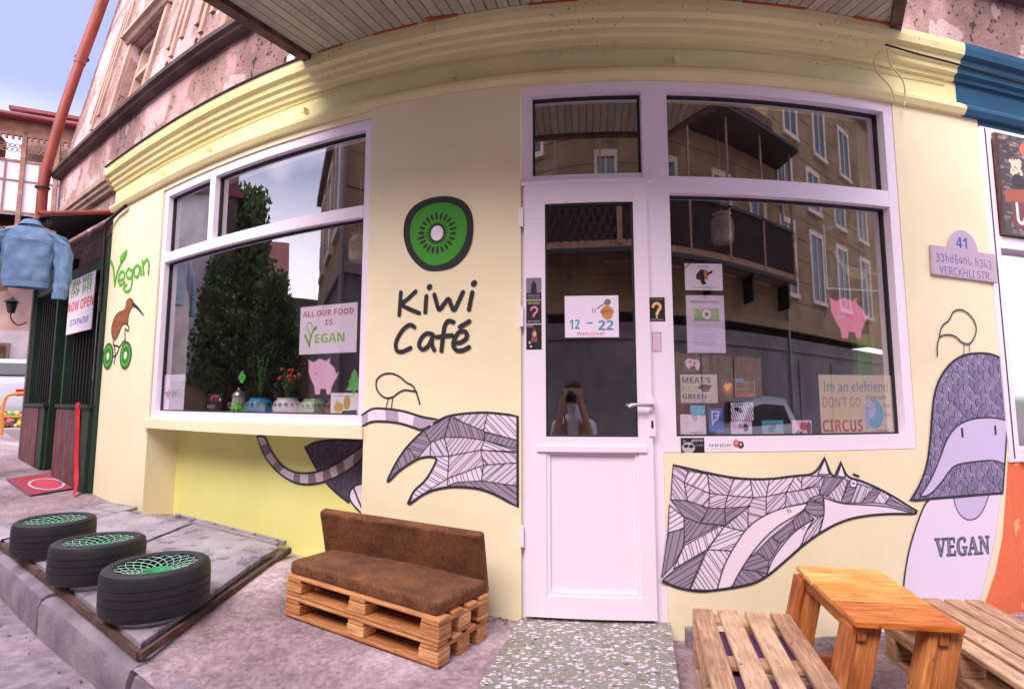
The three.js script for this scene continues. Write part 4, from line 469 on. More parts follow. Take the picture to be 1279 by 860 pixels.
// ------------------------------------------------------------------ the barred kiosk on the left
const kiosk = thing('corner_kiosk', 'dark green barred kiosk with striped panels and a corrugated lean-to roof', 'kiosk');
{
  const a = (n, g, m, l) => mesh(n, g, m, kiosk, l); M.kgreen = std({ ...tinted(0x24412f, 1.5), roughness: .6 }); M.kred = std({ ...tinted(0x8d3a44, 1.5), roughness: .7 }); M.kgrey = std({ ...tinted(0x62605c, 1.5), roughness: .7 });
  for (const [s0, s1] of [[-7.55, -6.62], [-6.10, -5.06]]) { const p = a('low_panel', wbox(s0, s1, .1, 1.05, -.14, .06), M.kgreen, 'low panel striped red and green'); const n = 7, d = (s1 - s0 - .22) / n; for (let i = 0; i < n; i++) mesh('stripe', wbox(s0 + i * d + .004, s0 + (i + 1) * d - .004, .16, 1.03, .06, .068), i % 2 ? M.kgrey : M.kred, p); mesh('sill', wbox(s0 - .02, s1 + .02, 1.05, 1.08, -.14, .08), M.kgreen, p);
    for (let s = s0 + .08; s < s1; s += .105) mesh('bar', tube([W(s, 1.08, -.02), W(s, 1.6, -.02), W(s, 2.3, -.02)], .009, 4, 6), M.black, p);
    mesh('pane', wbox(s0 + .05, s1 - .05, 1.08, 2.3, -.09, -.088), M.glassThin, p); }
  for (const s of [-7.62, -6.62, -6.16, -5.06]) a('post', wbox(s, s + .055, .08, 2.55, -.14, .03), M.kgreen); a('post', wbox(-7.70, -7.625, .1, 2.6, -.14, .06), M.kgrey);
  a('fascia', wbox(-7.6, -5.0, 2.3, 2.42, -.14, .03), M.kgreen);
  a('open_door', wbox(-6.55, -6.50, .12, 2.28, -.75, -.14), M.black); 
  a('room_wall', wbox(-7.7, -5.0, .1, 2.7, -1.5, -1.4), M.shopRoom); a('room_wall', wbox(-7.72, -7.64, .1, 2.7, -1.4, -.15), M.shopRoom); a('room_wall', wbox(-5.08, -5.005, .1, 2.7, -1.4, -.15), M.shopRoom); a('room_floor', wbox(-7.7, -5.0, .0, .12, -1.4, -.14), M.shopRoom); a('room_ceiling', wbox(-7.7, -5.0, 2.62, 2.7, -1.4, .0), M.shopRoom);
  // lean-to roof of corrugated sheet
  const n = 140, pos = [], uv = [], idx = []; for (let i = 0; i <= n; i++) for (const [w, y, k] of [[.0, 2.80, 0], [.52, 2.66, 1], [.0, 2.79, 2], [.52, 2.65, 3]]) { const s = mix(-7.9, -5.02, i / n), c = Math.sin(i / n * 2.88 / .076 * 6.283) * .010, v = W(s, y + c + .016 * (-5 - s), w); pos.push(v.x, v.y, v.z); uv.push(s, w); }
  for (let i = 0; i < n; i++) { const b = i * 4; for (const [p, q] of [[0, 1], [1, 3], [3, 2], [2, 0]]) idx.push(b + p, b + q, b + p + 4, b + q, b + q + 4, b + p + 4); }
  const g = new THREE.BufferGeometry(); g.setAttribute('position', new THREE.Float32BufferAttribute(pos, 3)); g.setAttribute('uv', new THREE.Float32BufferAttribute(uv, 2)); g.setIndex(idx); g.computeVertexNormals(); a('roof_sheet', g, M.black, 'dark corrugated sheet of the lean-to roof');
  { const e0 = W(-5.02, 2.815, .0), e1 = W(-5.02, 2.675, .54); a('roof_edge', tube([e0, e0.clone().lerp(e1, .5), e1], .022, 6, 8), M.pipe, 'red brown edge strip of the lean-to roof'); }
  a('roof_batten', wbox(-7.9, -5.03, 2.60, 2.64, .44, .48), M.black);
  // black cable dropping to the roof corner
  single('black_cable', tube([W(-4.6, 2.78, .03), W(-4.9, 2.74, .03), W(-5.02, 2.68, .05), W(-5.03, 2.4, .05), W(-5.03, 1.9, .04)], .014, 30, 6), M.black, 'black cable bending down at the corner of the yellow wall', 'cable');
  { const v = W(-7.68, 2.12, .09), l = thing('wall_lantern', 'small dark wall lantern on the kiosk corner post', 'lantern', v.toArray(), yawAt(-7.6)); mesh('arm', tube([[0, -.1, 0], [-.02, -.14, .08], [-.02, -.06, .15], [-.02, .0, .15]], .008, 16, 6), M.black, l); const b = new THREE.CylinderGeometry(.06, .035, .13, 6); b.translate(-.02, .06, .15); mesh('glass_body', b, M.dark, l); const r = new THREE.ConeGeometry(.085, .06, 6); r.translate(-.02, .155, .15); mesh('cap', r, M.black, l); }
}
{ // poster on the kiosk
  const map = canvasTex(256, 320, (x, w, h) => { x.fillStyle = '#efe6ef'; x.fillRect(0, 0, w, h); x.textAlign = 'center'; x.fillStyle = '#4a9a40'; x.font = 'bold 44px sans-serif'; scribble(x, 30, 14, 90, 40, '#4a9a40', 4); scribble(x, 140, 12, 90, 40, '#4a9a40', 4); scribble(x, 24, 62, 92, 40, '#4a9a40', 4); scribble(x, 136, 60, 96, 40, '#4a9a40', 4); x.fillStyle = '#d42a3c'; x.font = 'bold 64px sans-serif'; x.save(); x.translate(128, 190); x.scale(.76, 1.2); x.fillText('NOW OPEN', 0, 0); x.restore(); x.fillStyle = '#5460b8'; x.font = 'bold 46px sans-serif'; x.save(); x.translate(128, 275); x.scale(.85, 1.1); x.fillText('ОТКРЫЛИ', 0, 0); x.restore(); });
  const p = single('paper_notice', wbox(-6.06, -5.22, 1.76, 2.30, .045, .047), M.paper, 'white paper notice lettered NOW OPEN on the kiosk bars', 'notice'); mesh('print', wsheet(-6.06, -5.22, 1.76, 2.30, .0495), std({ map, side: THREE.DoubleSide }), p);
}
single('red_ribbon', (() => { const pts = [[-5.30, 1.10, .085], [-5.26, .9, .085], [-5.2, .6, .088], [-5.1, .42, .10], [-4.98, .33, .14]].map(a => W(...a)), c = new THREE.CatmullRomCurve3(pts), pos = [], uv = [], idx = [], n = 30; for (let i = 0; i <= n; i++) { const p = c.getPoint(i / n), t = c.getTangent(i / n), d = new THREE.Vector3(-t.y, t.x, 0).normalize().multiplyScalar(.019); pos.push(p.x - d.x, p.y - d.y, p.z + .004 * Math.sin(i), p.x + d.x, p.y + d.y, p.z + .002); uv.push(0, i, 1, i); if (i) { const k = 2 * i; idx.push(k - 2, k - 1, k, k - 1, k + 1, k); } } const g = new THREE.BufferGeometry(); g.setAttribute('position', new THREE.Float32BufferAttribute(pos, 3)); g.setAttribute('uv', new THREE.Float32BufferAttribute(uv, 2)); g.setIndex(idx); g.computeVertexNormals(); return g; })(), std({ color: 0xd3202c, roughness: .5, side: THREE.DoubleSide }), 'red ribbon trailing down the kiosk panel to the pavement', 'ribbon');
{ // painted doormat
  const a = W(-6.3, 0, .03), b = W(-5.3, 0, .03), c = W(-5.3, 0, .38), d = W(-6.3, 0, .38), q = (u, v) => { const p = a.clone().lerp(b, u), r = d.clone().lerp(c, u), o = p.lerp(r, v); o.y = ground(o.x, o.z) + .016; return o; };
  const g = new THREE.PlaneGeometry(1, 1, 8, 6), p = g.attributes.position; for (let i = 0; i < p.count; i++) { const v = q(p.getX(i) + .5, p.getY(i) + .5); p.setXYZ(i, v.x, v.y, v.z); } g.computeVertexNormals();
  const map = canvasTex(256, 160, (x, w, h) => { x.fillStyle = '#8a4a58'; x.fillRect(0, 0, w, h); x.fillStyle = '#a83a48'; x.fillRect(14, 12, w - 28, h - 24); x.strokeStyle = '#e0c0cc'; x.lineWidth = 9; x.beginPath(); x.ellipse(150, 92, 76, 52, 0, 0, 7); x.stroke(); x.fillStyle = '#c44a56'; x.beginPath(); x.ellipse(150, 92, 60, 38, 0, 0, 7); x.fill(); for (let i = 0; i < 3000; i++) { x.fillStyle = `rgba(${rnd() < .5 ? '60,30,40' : '220,190,200'},.2)`; x.fillRect(rr(0, w), rr(0, h), 2, 2); } });
  single('doormat', g, std({ map, roughness: 1, side: THREE.DoubleSide }), 'worn red doormat with a pale ring at the kiosk door', 'doormat');
}
{ // denim jacket on a hanger under the roof edge
  const v = W(-5.12, 2.60, .56), j = thing('denim_jacket', 'light blue denim jacket seen from the back on a hanger', 'jacket', v.toArray(), .48);
  mesh('hanger', merge([tube([[-.17, -.055, 0], [-.06, -.02, 0], [0, 0, 0], [.06, -.02, 0], [.17, -.055, 0]], .011, 20, 8), tube([[0, 0, 0], [0, .04, 0], [.022, .065, 0], [0, .09, 0], [-.02, .07, 0]], .0035, 16, 6)]), M.palletWarm[0], j);
  // body: an oval tube of cloth that narrows at the hem, shoulders sloping from the collar
  const cloth = (rows, seg, f) => { const pos = [], uv = [], idx = []; for (let i = 0; i <= rows; i++) for (let k = 0; k <= seg; k++) { const p = f(i / rows, k / seg * 6.2832); pos.push(...p); uv.push(k / seg * .8, i / rows * .6); } for (let i = 0; i < rows; i++) for (let k = 0; k < seg; k++) { const b = i * (seg + 1) + k; idx.push(b, b + 1, b + seg + 1, b + 1, b + seg + 2, b + seg + 1); } const g = new THREE.BufferGeometry(); g.setAttribute('position', new THREE.Float32BufferAttribute(pos, 3)); g.setAttribute('uv', new THREE.Float32BufferAttribute(uv, 2)); g.setIndex(idx); g.computeVertexNormals(); return g; };
  const prof = [[0, .06, .045], [.03, .075, .05], [.06, .15, .06], [.10, .205, .075], [.2, .20, .085], [.45, .175, .085], [.6, .165, .08], [.64, .155, .075], [.70, .150, .072]], at = t => { let i = 0; const y = t * .70; while (i < prof.length - 2 && y > prof[i + 1][0]) i++; const q = (y - prof[i][0]) / (prof[i + 1][0] - prof[i][0]); return [y, mix(prof[i][1], prof[i + 1][1], q), mix(prof[i][2], prof[i + 1][2], q)]; };
  mesh('body', cloth(44, 48, (t, a) => { const [y, rx, rz] = at(t), fold = 1 + .05 * Math.sin(a * 5 + y * 9) * smooth(.1, .4, y) + .03 * Math.sin(a * 9 - y * 20); return [Math.cos(a) * rx * fold, -y * .78 + .0, Math.sin(a) * rz * fold]; }), M.denim, j);
  mesh('collar', cloth(6, 32, (t, a) => [Math.cos(a) * (.062 + .03 * t), .022 - .045 * t + .012 * Math.sin(a), Math.sin(a) * (.048 + .024 * t)]), M.denim, j);
  mesh('waistband', cloth(4, 40, (t, a) => [Math.cos(a) * .158, -.495 - .05 * t, Math.sin(a) * .080]), M.denim, j);
  mesh('yoke_seam', tube([[-.185, -.14, .082], [-.1, -.15, .092], [0, -.155, .095], [.1, -.15, .092], [.185, -.14, .082]].map(p => p), .003, 24, 5), std({ color: 0x5d7696 }), j);
  for (const [s, out] of [[-1, .13], [1, .045]]) { const c = new THREE.CatmullRomCurve3([[.165, -.075, 0], [.215, -.16, .0], [.215 + out * .6, -.33, .01], [.20 + out, -.50, .02], [.19 + out, -.60, .03]].map(p => new THREE.Vector3(s * p[0], p[1], p[2])));
    const sl = mesh('sleeve', cloth(24, 20, (t, a) => { const p = c.getPoint(t), r = mix(.082, .05, t) * (1 + .07 * Math.sin(a * 3 + t * 22) + .05 * Math.sin(t * 40)); return [p.x + Math.cos(a) * r, p.y + .25 * Math.cos(a) * r * -s, p.z + Math.sin(a) * r * .8]; }), M.denim, j); const e = c.getPoint(1); mesh('cuff', cloth(3, 20, (t, a) => [e.x + Math.cos(a) * .053, e.y + .02 - t * .05, e.z + Math.sin(a) * .044]), M.denim, sl); }
}
// ------------------------------------------------------------------ far end of the street
{
  const f = 17, X = px => (px - 639.5) / 762 * f, gy = along(-13);
  const t = thing('balcony_house', 'old house with a glazed wooden balcony and red roof at the street end', 'house', [X(40), 0, -f], .45), a = (n, g, m, l) => mesh(n, g, m, t, l);
  M.hwood = std({ map: woodTex(0x8d6a55, 44, 460, 2), roughness: .85 }); M.hwhite = std({ ...tinted(0xd9cccf, .4), roughness: .9 }); M.hpink = std({ ...tinted(0xc9a79c, .4), roughness: .9 }); M.redroof = std({ ...tinted(0x8c3a3c, 1), roughness: .6 });
  a('lower_wall', box(-.2, (gy + 2.9) / 2 - .2, -1.6, 5.0, 2.9 - gy + .6, 3), M.hwhite); a('upper_wall', box(-.2, 4.0, -1.7, 5.0, 2.2, 2.9), M.hpink); a('balcony_wall', box(1.35, 7.2, -1.9, 4.4, 4.4, 2.6), M.hpink);
  for (const x of [-2.0, -.9]) { const w = a('window', merge([box(x, 2.05, -.08, .7, 1.2, .06)]), M.hwood); mesh('pane', box(x, 2.05, -.04, .56, 1.04, .02), M.glassThin, w); }
  const b0 = .35, bw = 3.0, y0 = 5.0, by = 9.0; // balcony box
  a('balcony_floor', box(b0, y0, .35, bw + .1, .16, 1.2), M.hwood); a('balcony_console', merge([-1.2, 1.2].map(x => { const g = new THREE.CylinderGeometry(.02, .16, 1, 4); g.rotateX(.5); g.translate(b0 + x, y0 - .45, .2); return g; })), M.hwood);
  for (let i = 0; i <= 4; i++) a('balcony_post', box(b0 - bw / 2 + i * bw / 4, (y0 + by) / 2 - .3, .88, .10, by - y0 - .6, .10), M.hwood);
  for (let i = 0; i < 4; i++) { const x = b0 - bw / 2 + (i + .5) * bw / 4; const w = a('balcony_window', merge([box(x, y0 + 1.12, .88, bw / 4 - .1, .06, .05), box(x, y0 + 2.55, .88, bw / 4 - .1, .06, .05), box(x, y0 + 2.0, .88, bw / 4 - .1, .04, .04), box(x, y0 + 1.8, .88, .04, 1.4, .04)]), M.hwood); mesh('pane', box(x, y0 + 1.8, .86, bw / 4 - .1, 1.5, .015), std({ color: 0xcfc4da, roughness: .2 }), w);
    const lat = []; for (let k = 0; k < 6; k++) { const g = new THREE.TorusGeometry(.05, .014, 5, 10); g.translate(x - .28 + k * .112, y0 + .55, .88); lat.push(g); const h = g.clone(); h.translate(.05, .1, 0); lat.push(h); const h2 = g.clone(); h2.translate(.0, 2.3, 0); lat.push(h2); const h3 = g.clone(); h3.translate(.05, 2.42, 0); lat.push(h3); } a('lattice', merge(lat), M.hwood, 'fretwork lattice of the balcony'); }
  a('balcony_side', box(b0 - bw / 2 + .03, (y0 + by) / 2 - .3, .3, .05, by - y0 - .6, 1.1), M.hwood); a('balcony_side', box(b0 + bw / 2 - .03, (y0 + by) / 2 - .3, .3, .05, by - y0 - .6, 1.1), M.hwood); a('balcony_back', box(b0, y0 + 1.2, .2, bw - .1, 2.4, .1), M.dark);
  a('balcony_frieze', box(b0, by - .55, .88, bw + .14, .42, .1), M.hwood); for (let i = 0; i < 22; i++) a('dentil', box(b0 - bw / 2 + .07 + i * (bw - .1) / 21, by - .80, .90, .05, .12, .08), M.hwood);
  const r = a('roof', merge([box(b0, by - .28, .45, bw + .5, .10, 1.6), box(1.35, by + .5, -1.9, 5, .1, 3.2)]), M.redroof); mesh('gutter', tube([[b0 - bw / 2 - .25, by - .30, 1.28], [b0, by - .31, 1.28], [b0 + bw / 2 + .25, by - .30, 1.28]], .07, 8, 8), M.redroof, r);
  const d = single('red_downpipe', tube([[X(16), 8.6, -f + 1.7], [X(14), 7.6, -f + 1.6], [X(3), 6.4, -f + 1.6], [X(-6), 4.4, -f + 1.6], [X(-9), .8, -f + 1.6]], .06, 24, 8), std({ color: 0xb04a78, roughness: .5 }), 'pink red downpipe at the corner of the balcony house', 'pipe');
}
function makeCar(paint, label) {
  const c = thing('parked_car', label, 'car', [0, 0, 0], 0, 'cars parked in the street'), bodyM = new THREE.MeshPhysicalMaterial({ color: paint, roughness: .35, clearcoat: 1, clearcoatRoughness: .1 }), glassM = std({ color: 0x1b2027, roughness: .08 });
  const prof = [[-2.1, .35], [-2.15, .7], [-2.05, .95], [-1.2, 1.02], [-.65, 1.45], [.2, 1.55], [1.35, 1.5], [1.95, 1.05], [2.1, .8], [2.1, .35]], sh = new THREE.Shape(prof.map(p => new THREE.Vector2(...p))), e = new THREE.ExtrudeGeometry(sh, { depth: 1.5, bevelEnabled: true, bevelSize: .09, bevelThickness: .13, bevelSegments: 3 }); e.translate(0, 0, -.75); mesh('body', toCreasedNormals(e, .6), bodyM, c);
  const ws = new THREE.Shape([[-1.0, 1.06], [-.6, 1.40], [.15, 1.48], [1.25, 1.44], [1.62, 1.08]].map(p => new THREE.Vector2(...p))); for (const z of [-.886, .881]) { const g = new THREE.ExtrudeGeometry(ws, { depth: .005, bevelEnabled: false }); g.translate(0, 0, z); mesh('side_window', g, glassM, c); }
  { const q = new THREE.BoxGeometry(.02, .40, 1.25); q.rotateZ(.93); q.translate(1.722, 1.372, 0); mesh('rear_window', q, glassM, c); const w2 = new THREE.BoxGeometry(.02, .58, 1.25); w2.rotateZ(-.9); w2.translate(-.995, 1.325, 0); mesh('windscreen', w2, glassM, c); }
  for (const z of [-.62, .62]) { mesh('tail_light', rbox(.06, .16, .3, .02, 2), std({ color: 0xa01822, roughness: .25 }), c).position.set(2.15, .9, z); mesh('headlight', rbox(.06, .14, .34, .02, 2), std({ color: 0xdde2e6, roughness: .15 }), c).position.set(-2.18, .78, z); }
  mesh('rear_plate', box(2.20, .62, 0, .02, .12, .5), M.paper, c); mesh('bumper', rbox(.14, .2, 1.7, .05, 3), M.dark, c).position.set(2.15, .45, 0);
  for (const x of [-1.35, 1.35]) for (const z of [-.82, .82]) { const w = mesh('wheel', new THREE.TorusGeometry(.235, .09, 10, 24), M.rubber, c); w.position.set(x, .32, z); const r = new THREE.CylinderGeometry(.19, .19, .12, 16).rotateX(Math.PI / 2); mesh('rim', r, M.steel, w); }
  return c;
}
const car = makeCar(0x9a9aa2, 'silver car parked in front of the balcony house'); car.position.set(-10.35, along(-9.6) - .36, -12.6); car.rotation.y = -1.05; car.scale.setScalar(.94);
{ // orange barrier and a heap of flower boxes by the parked car
  const b = thing('barrier', 'small orange metal barrier standing on the kerb by the kiosk', 'barrier', [-7.28, along(-7.3) - .02, -9.25], .7); M.bar = std({ color: 0xd98a3c, roughness: .5 });
  mesh('frame', tube([[-.28, 0, 0], [-.28, .55, 0], [-.24, .62, 0], [.24, .62, 0], [.28, .55, 0], [.28, 0, 0]], .022, 40, 8), M.bar, b); mesh('rail', tube([[-.28, .3, 0], [0, .3, 0], [.28, .3, 0]], .016, 4, 8), M.bar, b); mesh('foot', box(-.28, .01, 0, .06, .02, .3), M.bar, b); mesh('foot', box(.28, .01, 0, .06, .02, .3), M.bar, b);
  const p = thing('flower_box', 'concrete box full of mixed flowers beside the parked car', 'planter', [-7.9, along(-7.9) - .24, -9.6], .7); mesh('box', rbox(1.5, .3, .5, .02, 2), M.hwhite, p).position.y = .15;
  const cols = [0xd8c24a, 0xc95a7a, 0x5f8f4a, 0xe3dfe8, 0x6f9a58]; cols.forEach((c, k) => { const gs = []; for (let i = 0; i < 60; i++) { const g = new THREE.SphereGeometry(rr(.03, .06), 5, 4); g.translate(rr(-.7, .7), rr(.3, .52), rr(-.22, .22)); gs.push(g); } const m = mesh('blossoms', merge(gs), std({ color: c, roughness: .9 }), p); m.userData.kind = 'stuff'; });
}
// ------------------------------------------------------------------ terrazzo doorstep
{
  const q = [W(-.665, 0, .0), W(.05, 0, .0), [.60, -2.30], [-.19, -2.12]].map(p => Array.isArray(p) ? new THREE.Vector2(p[0], -p[1]) : new THREE.Vector2(p.x, -p.z)), sh = new THREE.Shape(q), g = new THREE.ExtrudeGeometry(sh, { depth: .16, bevelEnabled: true, bevelSize: .004, bevelThickness: .004, bevelSegments: 1 }); g.rotateX(-Math.PI / 2); g.translate(0, -.085, 0);
  single('doorstep_slab', boxUV(g), M.terrazzo, 'speckled terrazzo slab laid in front of the white door', 'doorstep');
}
// ------------------------------------------------------------------ low boarded platform with three tyres
const platY = (x, z) => ground(x, z) + .055;
{
  const F = [-1.50, -2.60], R = [-1.36, -3.86], B = [-3.19, -4.87], L = [-3.62, -4.30], q = (a, b) => { const f = [mix(F[0], L[0], a), mix(F[1], L[1], a)], k = [mix(R[0], B[0], a), mix(R[1], B[1], a)]; return [mix(f[0], k[0], b), mix(f[1], k[1], b)]; };
  const t = thing('boarded_platform', 'low platform of grey boards on a rusty frame between kerb and wall', 'platform'), bm = [0, 1, 2].map(i => std({ map: mottle([0x9d969c, 0xa79da6, 0x938b91][i], 56, 6, 480 + 9 * i, 512, 1.1, (u, v) => fbm(u, v, 16, 4, 490 + i) > .64 ? [-34, -34, -30] : [0, 0, 0]), roughness: .9, bumpMap: bumpRough, bumpScale: .003 }));
  const board = (a0, a1, b0, b1, m, lift = 0) => { const g = new THREE.BoxGeometry(1, 1, 1, 8, 1, 6), p = g.attributes.position, uv = new Float32Array(p.count * 2); for (let i = 0; i < p.count; i++) { const [x, z] = q(mix(a0, a1, p.getX(i) + .5), mix(b0, b1, p.getZ(i) + .5)), top = p.getY(i) > 0; uv[2 * i] = x + a0 * 3; uv[2 * i + 1] = z + b0; p.setXYZ(i, x, platY(x, z) + lift + (top ? 0 : -.024), z); } g.setAttribute('uv', new THREE.BufferAttribute(uv, 2)); g.computeVertexNormals(); mesh('board', g, m, t); };
  board(.004, .40, .0, .90, bm[0]); board(.41, .76, .0, .86, bm[1], .006); board(.77, .995, .0, .80, bm[2], .002); board(.77, .93, .81, .995, bm[0], .004); board(.42, .56, .87, .97, bm[2], -.004);
  // rusty angle iron round the front and the near end
  const rail = (A, C, n = 'frame_rail') => { const a = new THREE.Vector3(A[0], platY(...A) - .022, A[1]), c = new THREE.Vector3(C[0], platY(...C) - .022, C[1]), l = a.distanceTo(c), g = rbox(.022, .034, l, .004); const o = mesh(n, g, M.rust, t); o.position.copy(a.clone().add(c).multiplyScalar(.5)); o.lookAt(c); };
  rail(q(-.008, -.02), q(.5, -.02)); rail(q(.5, -.02), q(.82, -.02)); rail(q(-.012, -.02), q(-.012, .97));
  // ladder strip of pale battens at the foot of the wall
  const lad = std({ ...tinted(0xb7aab2, 2), roughness: .9 }); const bat = (A, C, wd) => { const a = new THREE.Vector3(A[0], platY(...A) + .004, A[1]), c = new THREE.Vector3(C[0], platY(...C) + .004, C[1]), o = mesh('batten', rbox(wd, .03, a.distanceTo(c), .004), lad, t); o.position.copy(a.clone().add(c).multiplyScalar(.5)); o.lookAt(c); };
  bat(q(.02, .925), q(.41, .925), .022); bat(q(.02, 1.0), q(.55, 1.0), .026); for (const a of [.05, .15, .25, .34, .44, .52]) bat(q(a, .93), q(a, .99), .022);
  // bent sheet metal over the far front corner
  const pos = [], uv = [], idx = []; for (let i = 0; i <= 10; i++) { const a = mix(.80, 1.03, i / 10); [[.10, .008], [-.015, .012], [-.045, -.02], [-.055, -.14 + .02 * Math.sin(i)]].forEach(([b, y], j) => { const [x, z] = q(a, b); pos.push(x, platY(x, z) + y, z); uv.push(a * 3, j * .2); }); } for (let i = 0; i < 10; i++) for (let j = 0; j < 3; j++) { const k = i * 4 + j; idx.push(k, k + 1, k + 4, k + 1, k + 5, k + 4); }
  const g = new THREE.BufferGeometry(); g.setAttribute('position', new THREE.Float32BufferAttribute(pos, 3)); g.setAttribute('uv', new THREE.Float32BufferAttribute(uv, 2)); g.setIndex(idx); g.computeVertexNormals(); mesh('sheet_metal', g, std({ ...tinted(0xbfb4bf, 1.5), roughness: .6, side: THREE.DoubleSide }), t, 'bent pale sheet metal over the corner of the platform');
}
{
  const prof = (R, H) => [[.74, .10], [.725, .03], [.77, .0], [.84, -.005], [.91, .012], [.965, .06], [.99, .14], [1, .3], [1, .315], [.985, .32], [.985, .335], [1, .34], [1, .49], [.985, .495], [.985, .51], [1, .515], [1, .66], [.985, .665], [.985, .68], [1, .685], [.99, .86], [.965, .94], [.91, .985], [.86, 1.0], [.80, .99], [.75, .965], [.735, .91], [.745, .84], [.80, .80], [.84, .5], [.80, .2], [.74, .10]].map(([r, y]) => new THREE.Vector2(r * R, y * H));
  const green = std({ color: 0x35a862, roughness: .6 }), pale = std({ color: 0xa6d6bb, roughness: .6 });
  const tyre = (x, z, R, H, label, pull) => {
    const t = thing('tyre_stool', label, 'tyre', [x, platY(x, z) + .004, z], rr(0, 6), 'tyre stools on the platform'); t.rotation.z = pull * .02; mesh('tyre', toCreasedNormals(new THREE.LatheGeometry(prof(R, H), 56), .5), M.rubber, t);
    // cord woven across the opening: two sets of curved strands that sag to the middle
    const strands = [], n = 18, Y = r => H * (.93 - .26 * Math.max(0, 1 - r / (.75 * R)) ** 1.3);
    for (const d of [-1, 1]) for (let i = 0; i < n; i++) { const a0 = i / n * 6.2832, pts = []; for (let k = 0; k <= 6; k++) { const r = .755 * R * (1 - k / 6 * .92), a = a0 + d * k / 6 * 1.25; pts.push([Math.cos(a) * r, Y(r) + (d > 0 ? .0016 : 0), Math.sin(a) * r]); } strands.push(tube(pts, .0017, 12, 4)); }
    mesh('cord_web', merge(strands), pale, t, 'pale green cord woven across the tyre');
    const hub = []; for (let i = 0; i < 7; i++) { const r = .008 + .0085 * i, c = new THREE.TorusGeometry(r, .0036, 5, 26).rotateX(Math.PI / 2); c.translate(0, Y(r) + .004, 0); hub.push(c); } mesh('cord_centre', merge(hub), green, t, 'bright green rings of cord in the middle');
  };
  tyre(-2.69, -3.70, .205, .19, 'tyre stool strung with green cord, the one by the kiosk end', 1); tyre(-2.15, -3.28, .215, .195, 'tyre stool strung with green cord, the middle one of three', -1); tyre(-1.63, -2.91, .225, .205, 'tyre stool strung with green cord, the one towards the sofa', 1);
}
// ------------------------------------------------------------------ pallets
const pick = a => a[rnd() * a.length | 0];
function pallet(parent, L, D, H, y, mats, nTop = 5, alongX = true, gap = .6) { // deck boards run along x, blocks between
  const bt = H * .17, blk = H - 3 * bt, wT = D / (nTop + (nTop - 1) * gap), pl = (n, lx, ly, lz, x, yy, z) => { const o = mesh(n, rbox(lx, ly, lz, .005), pick(mats), parent); o.position.set(x, yy, z); o.rotation.set(rr(-.01, .01), rr(-.008, .008), 0); return o; };
  for (let i = 0; i < nTop; i++) pl('deck_board', L * rr(.985, 1), bt, wT, rr(-.004, .004), y + H - bt / 2, -D / 2 + wT / 2 + i * wT * (1 + gap));
  for (const x of [-1, 0, 1]) pl('cross_board', .09 * (L > .8 ? 1 : .9), bt, D, x * (L / 2 - .05), y + H - bt * 1.5, 0);
  for (const x of [-1, 0, 1]) for (const z of [-1, 0, 1]) pl('block', .10, blk - .001, .085, x * (L / 2 - .052), y + bt + blk / 2, z * (D / 2 - .044));
  for (const z of [-1, 0, 1]) pl('skid_board', L, bt, .085, 0, y + bt / 2, z * (D / 2 - .044));
}
{
  const ang = 30.3 * DEG, fx = (-1.065 - .298) / 2, fz = (-2.986 - 2.537) / 2, D = .37, cx = fx + Math.sin(ang) * D / 2, cz = fz - Math.cos(ang) * D / 2, y = (ground(-1.065, -2.986) + ground(-.298, -2.537)) / 2, tilt = Math.atan2(ground(-.298, -2.537) - ground(-1.065, -2.986), .889);
  const place = o => { o.rotation.set(0, -ang, tilt, 'YXZ'); return o; };
  const s = place(thing('pallet_sofa', 'sofa base of two stacked wooden pallets against the yellow wall', 'sofa', [cx, y + .006, cz])); pallet(s, .90, D, .094, 0, M.palletWarm, 4, true, .5); pallet(s, .90, D, .094, .095, M.palletWarm, 4, true, .5);
  const soft = (lx, ly, lz, nz) => { const g = new RoundedBoxGeometry(lx, ly, lz, 8, ly * .3), p = g.attributes.position; for (let i = 0; i < p.count; i++) { const x = p.getX(i), yy = p.getY(i), z = p.getZ(i), e = (1 - (2 * x / lx) ** 4) * (1 - (2 * z / lz) ** 4); p.setY(i, yy + (yy > 0 ? .012 * e : 0) + .004 * Math.sin(x * 17 + nz) * Math.cos(z * 13)); p.setX(i, x + .004 * Math.sin(z * 30 + nz)); p.setZ(i, z + .003 * Math.sin(x * 23)); } g.computeVertexNormals(); return boxUV(g, nz, nz); };
  const c = place(single('seat_cushion', soft(.875, .062, .355, 1), M.cushion, 'flat brown carpet cushion lying on the pallet sofa', 'cushion')); c.position.set(cx + .004, y + .222, cz - .004);
  const b = single('back_cushion', soft(.90, .05, .31, 4), M.cushion, 'upright brown carpet cushion leaning behind the pallet sofa seat', 'cushion'); b.rotation.set(0, -ang + .16, 0, 'YXZ'); b.rotateZ(tilt); b.rotateX(Math.PI / 2 + .30); const bx = cx + Math.sin(ang) * (D / 2 - .005), bz = cz - Math.cos(ang) * (D / 2 - .005); b.position.set(bx - .045, y + .305, bz);
}
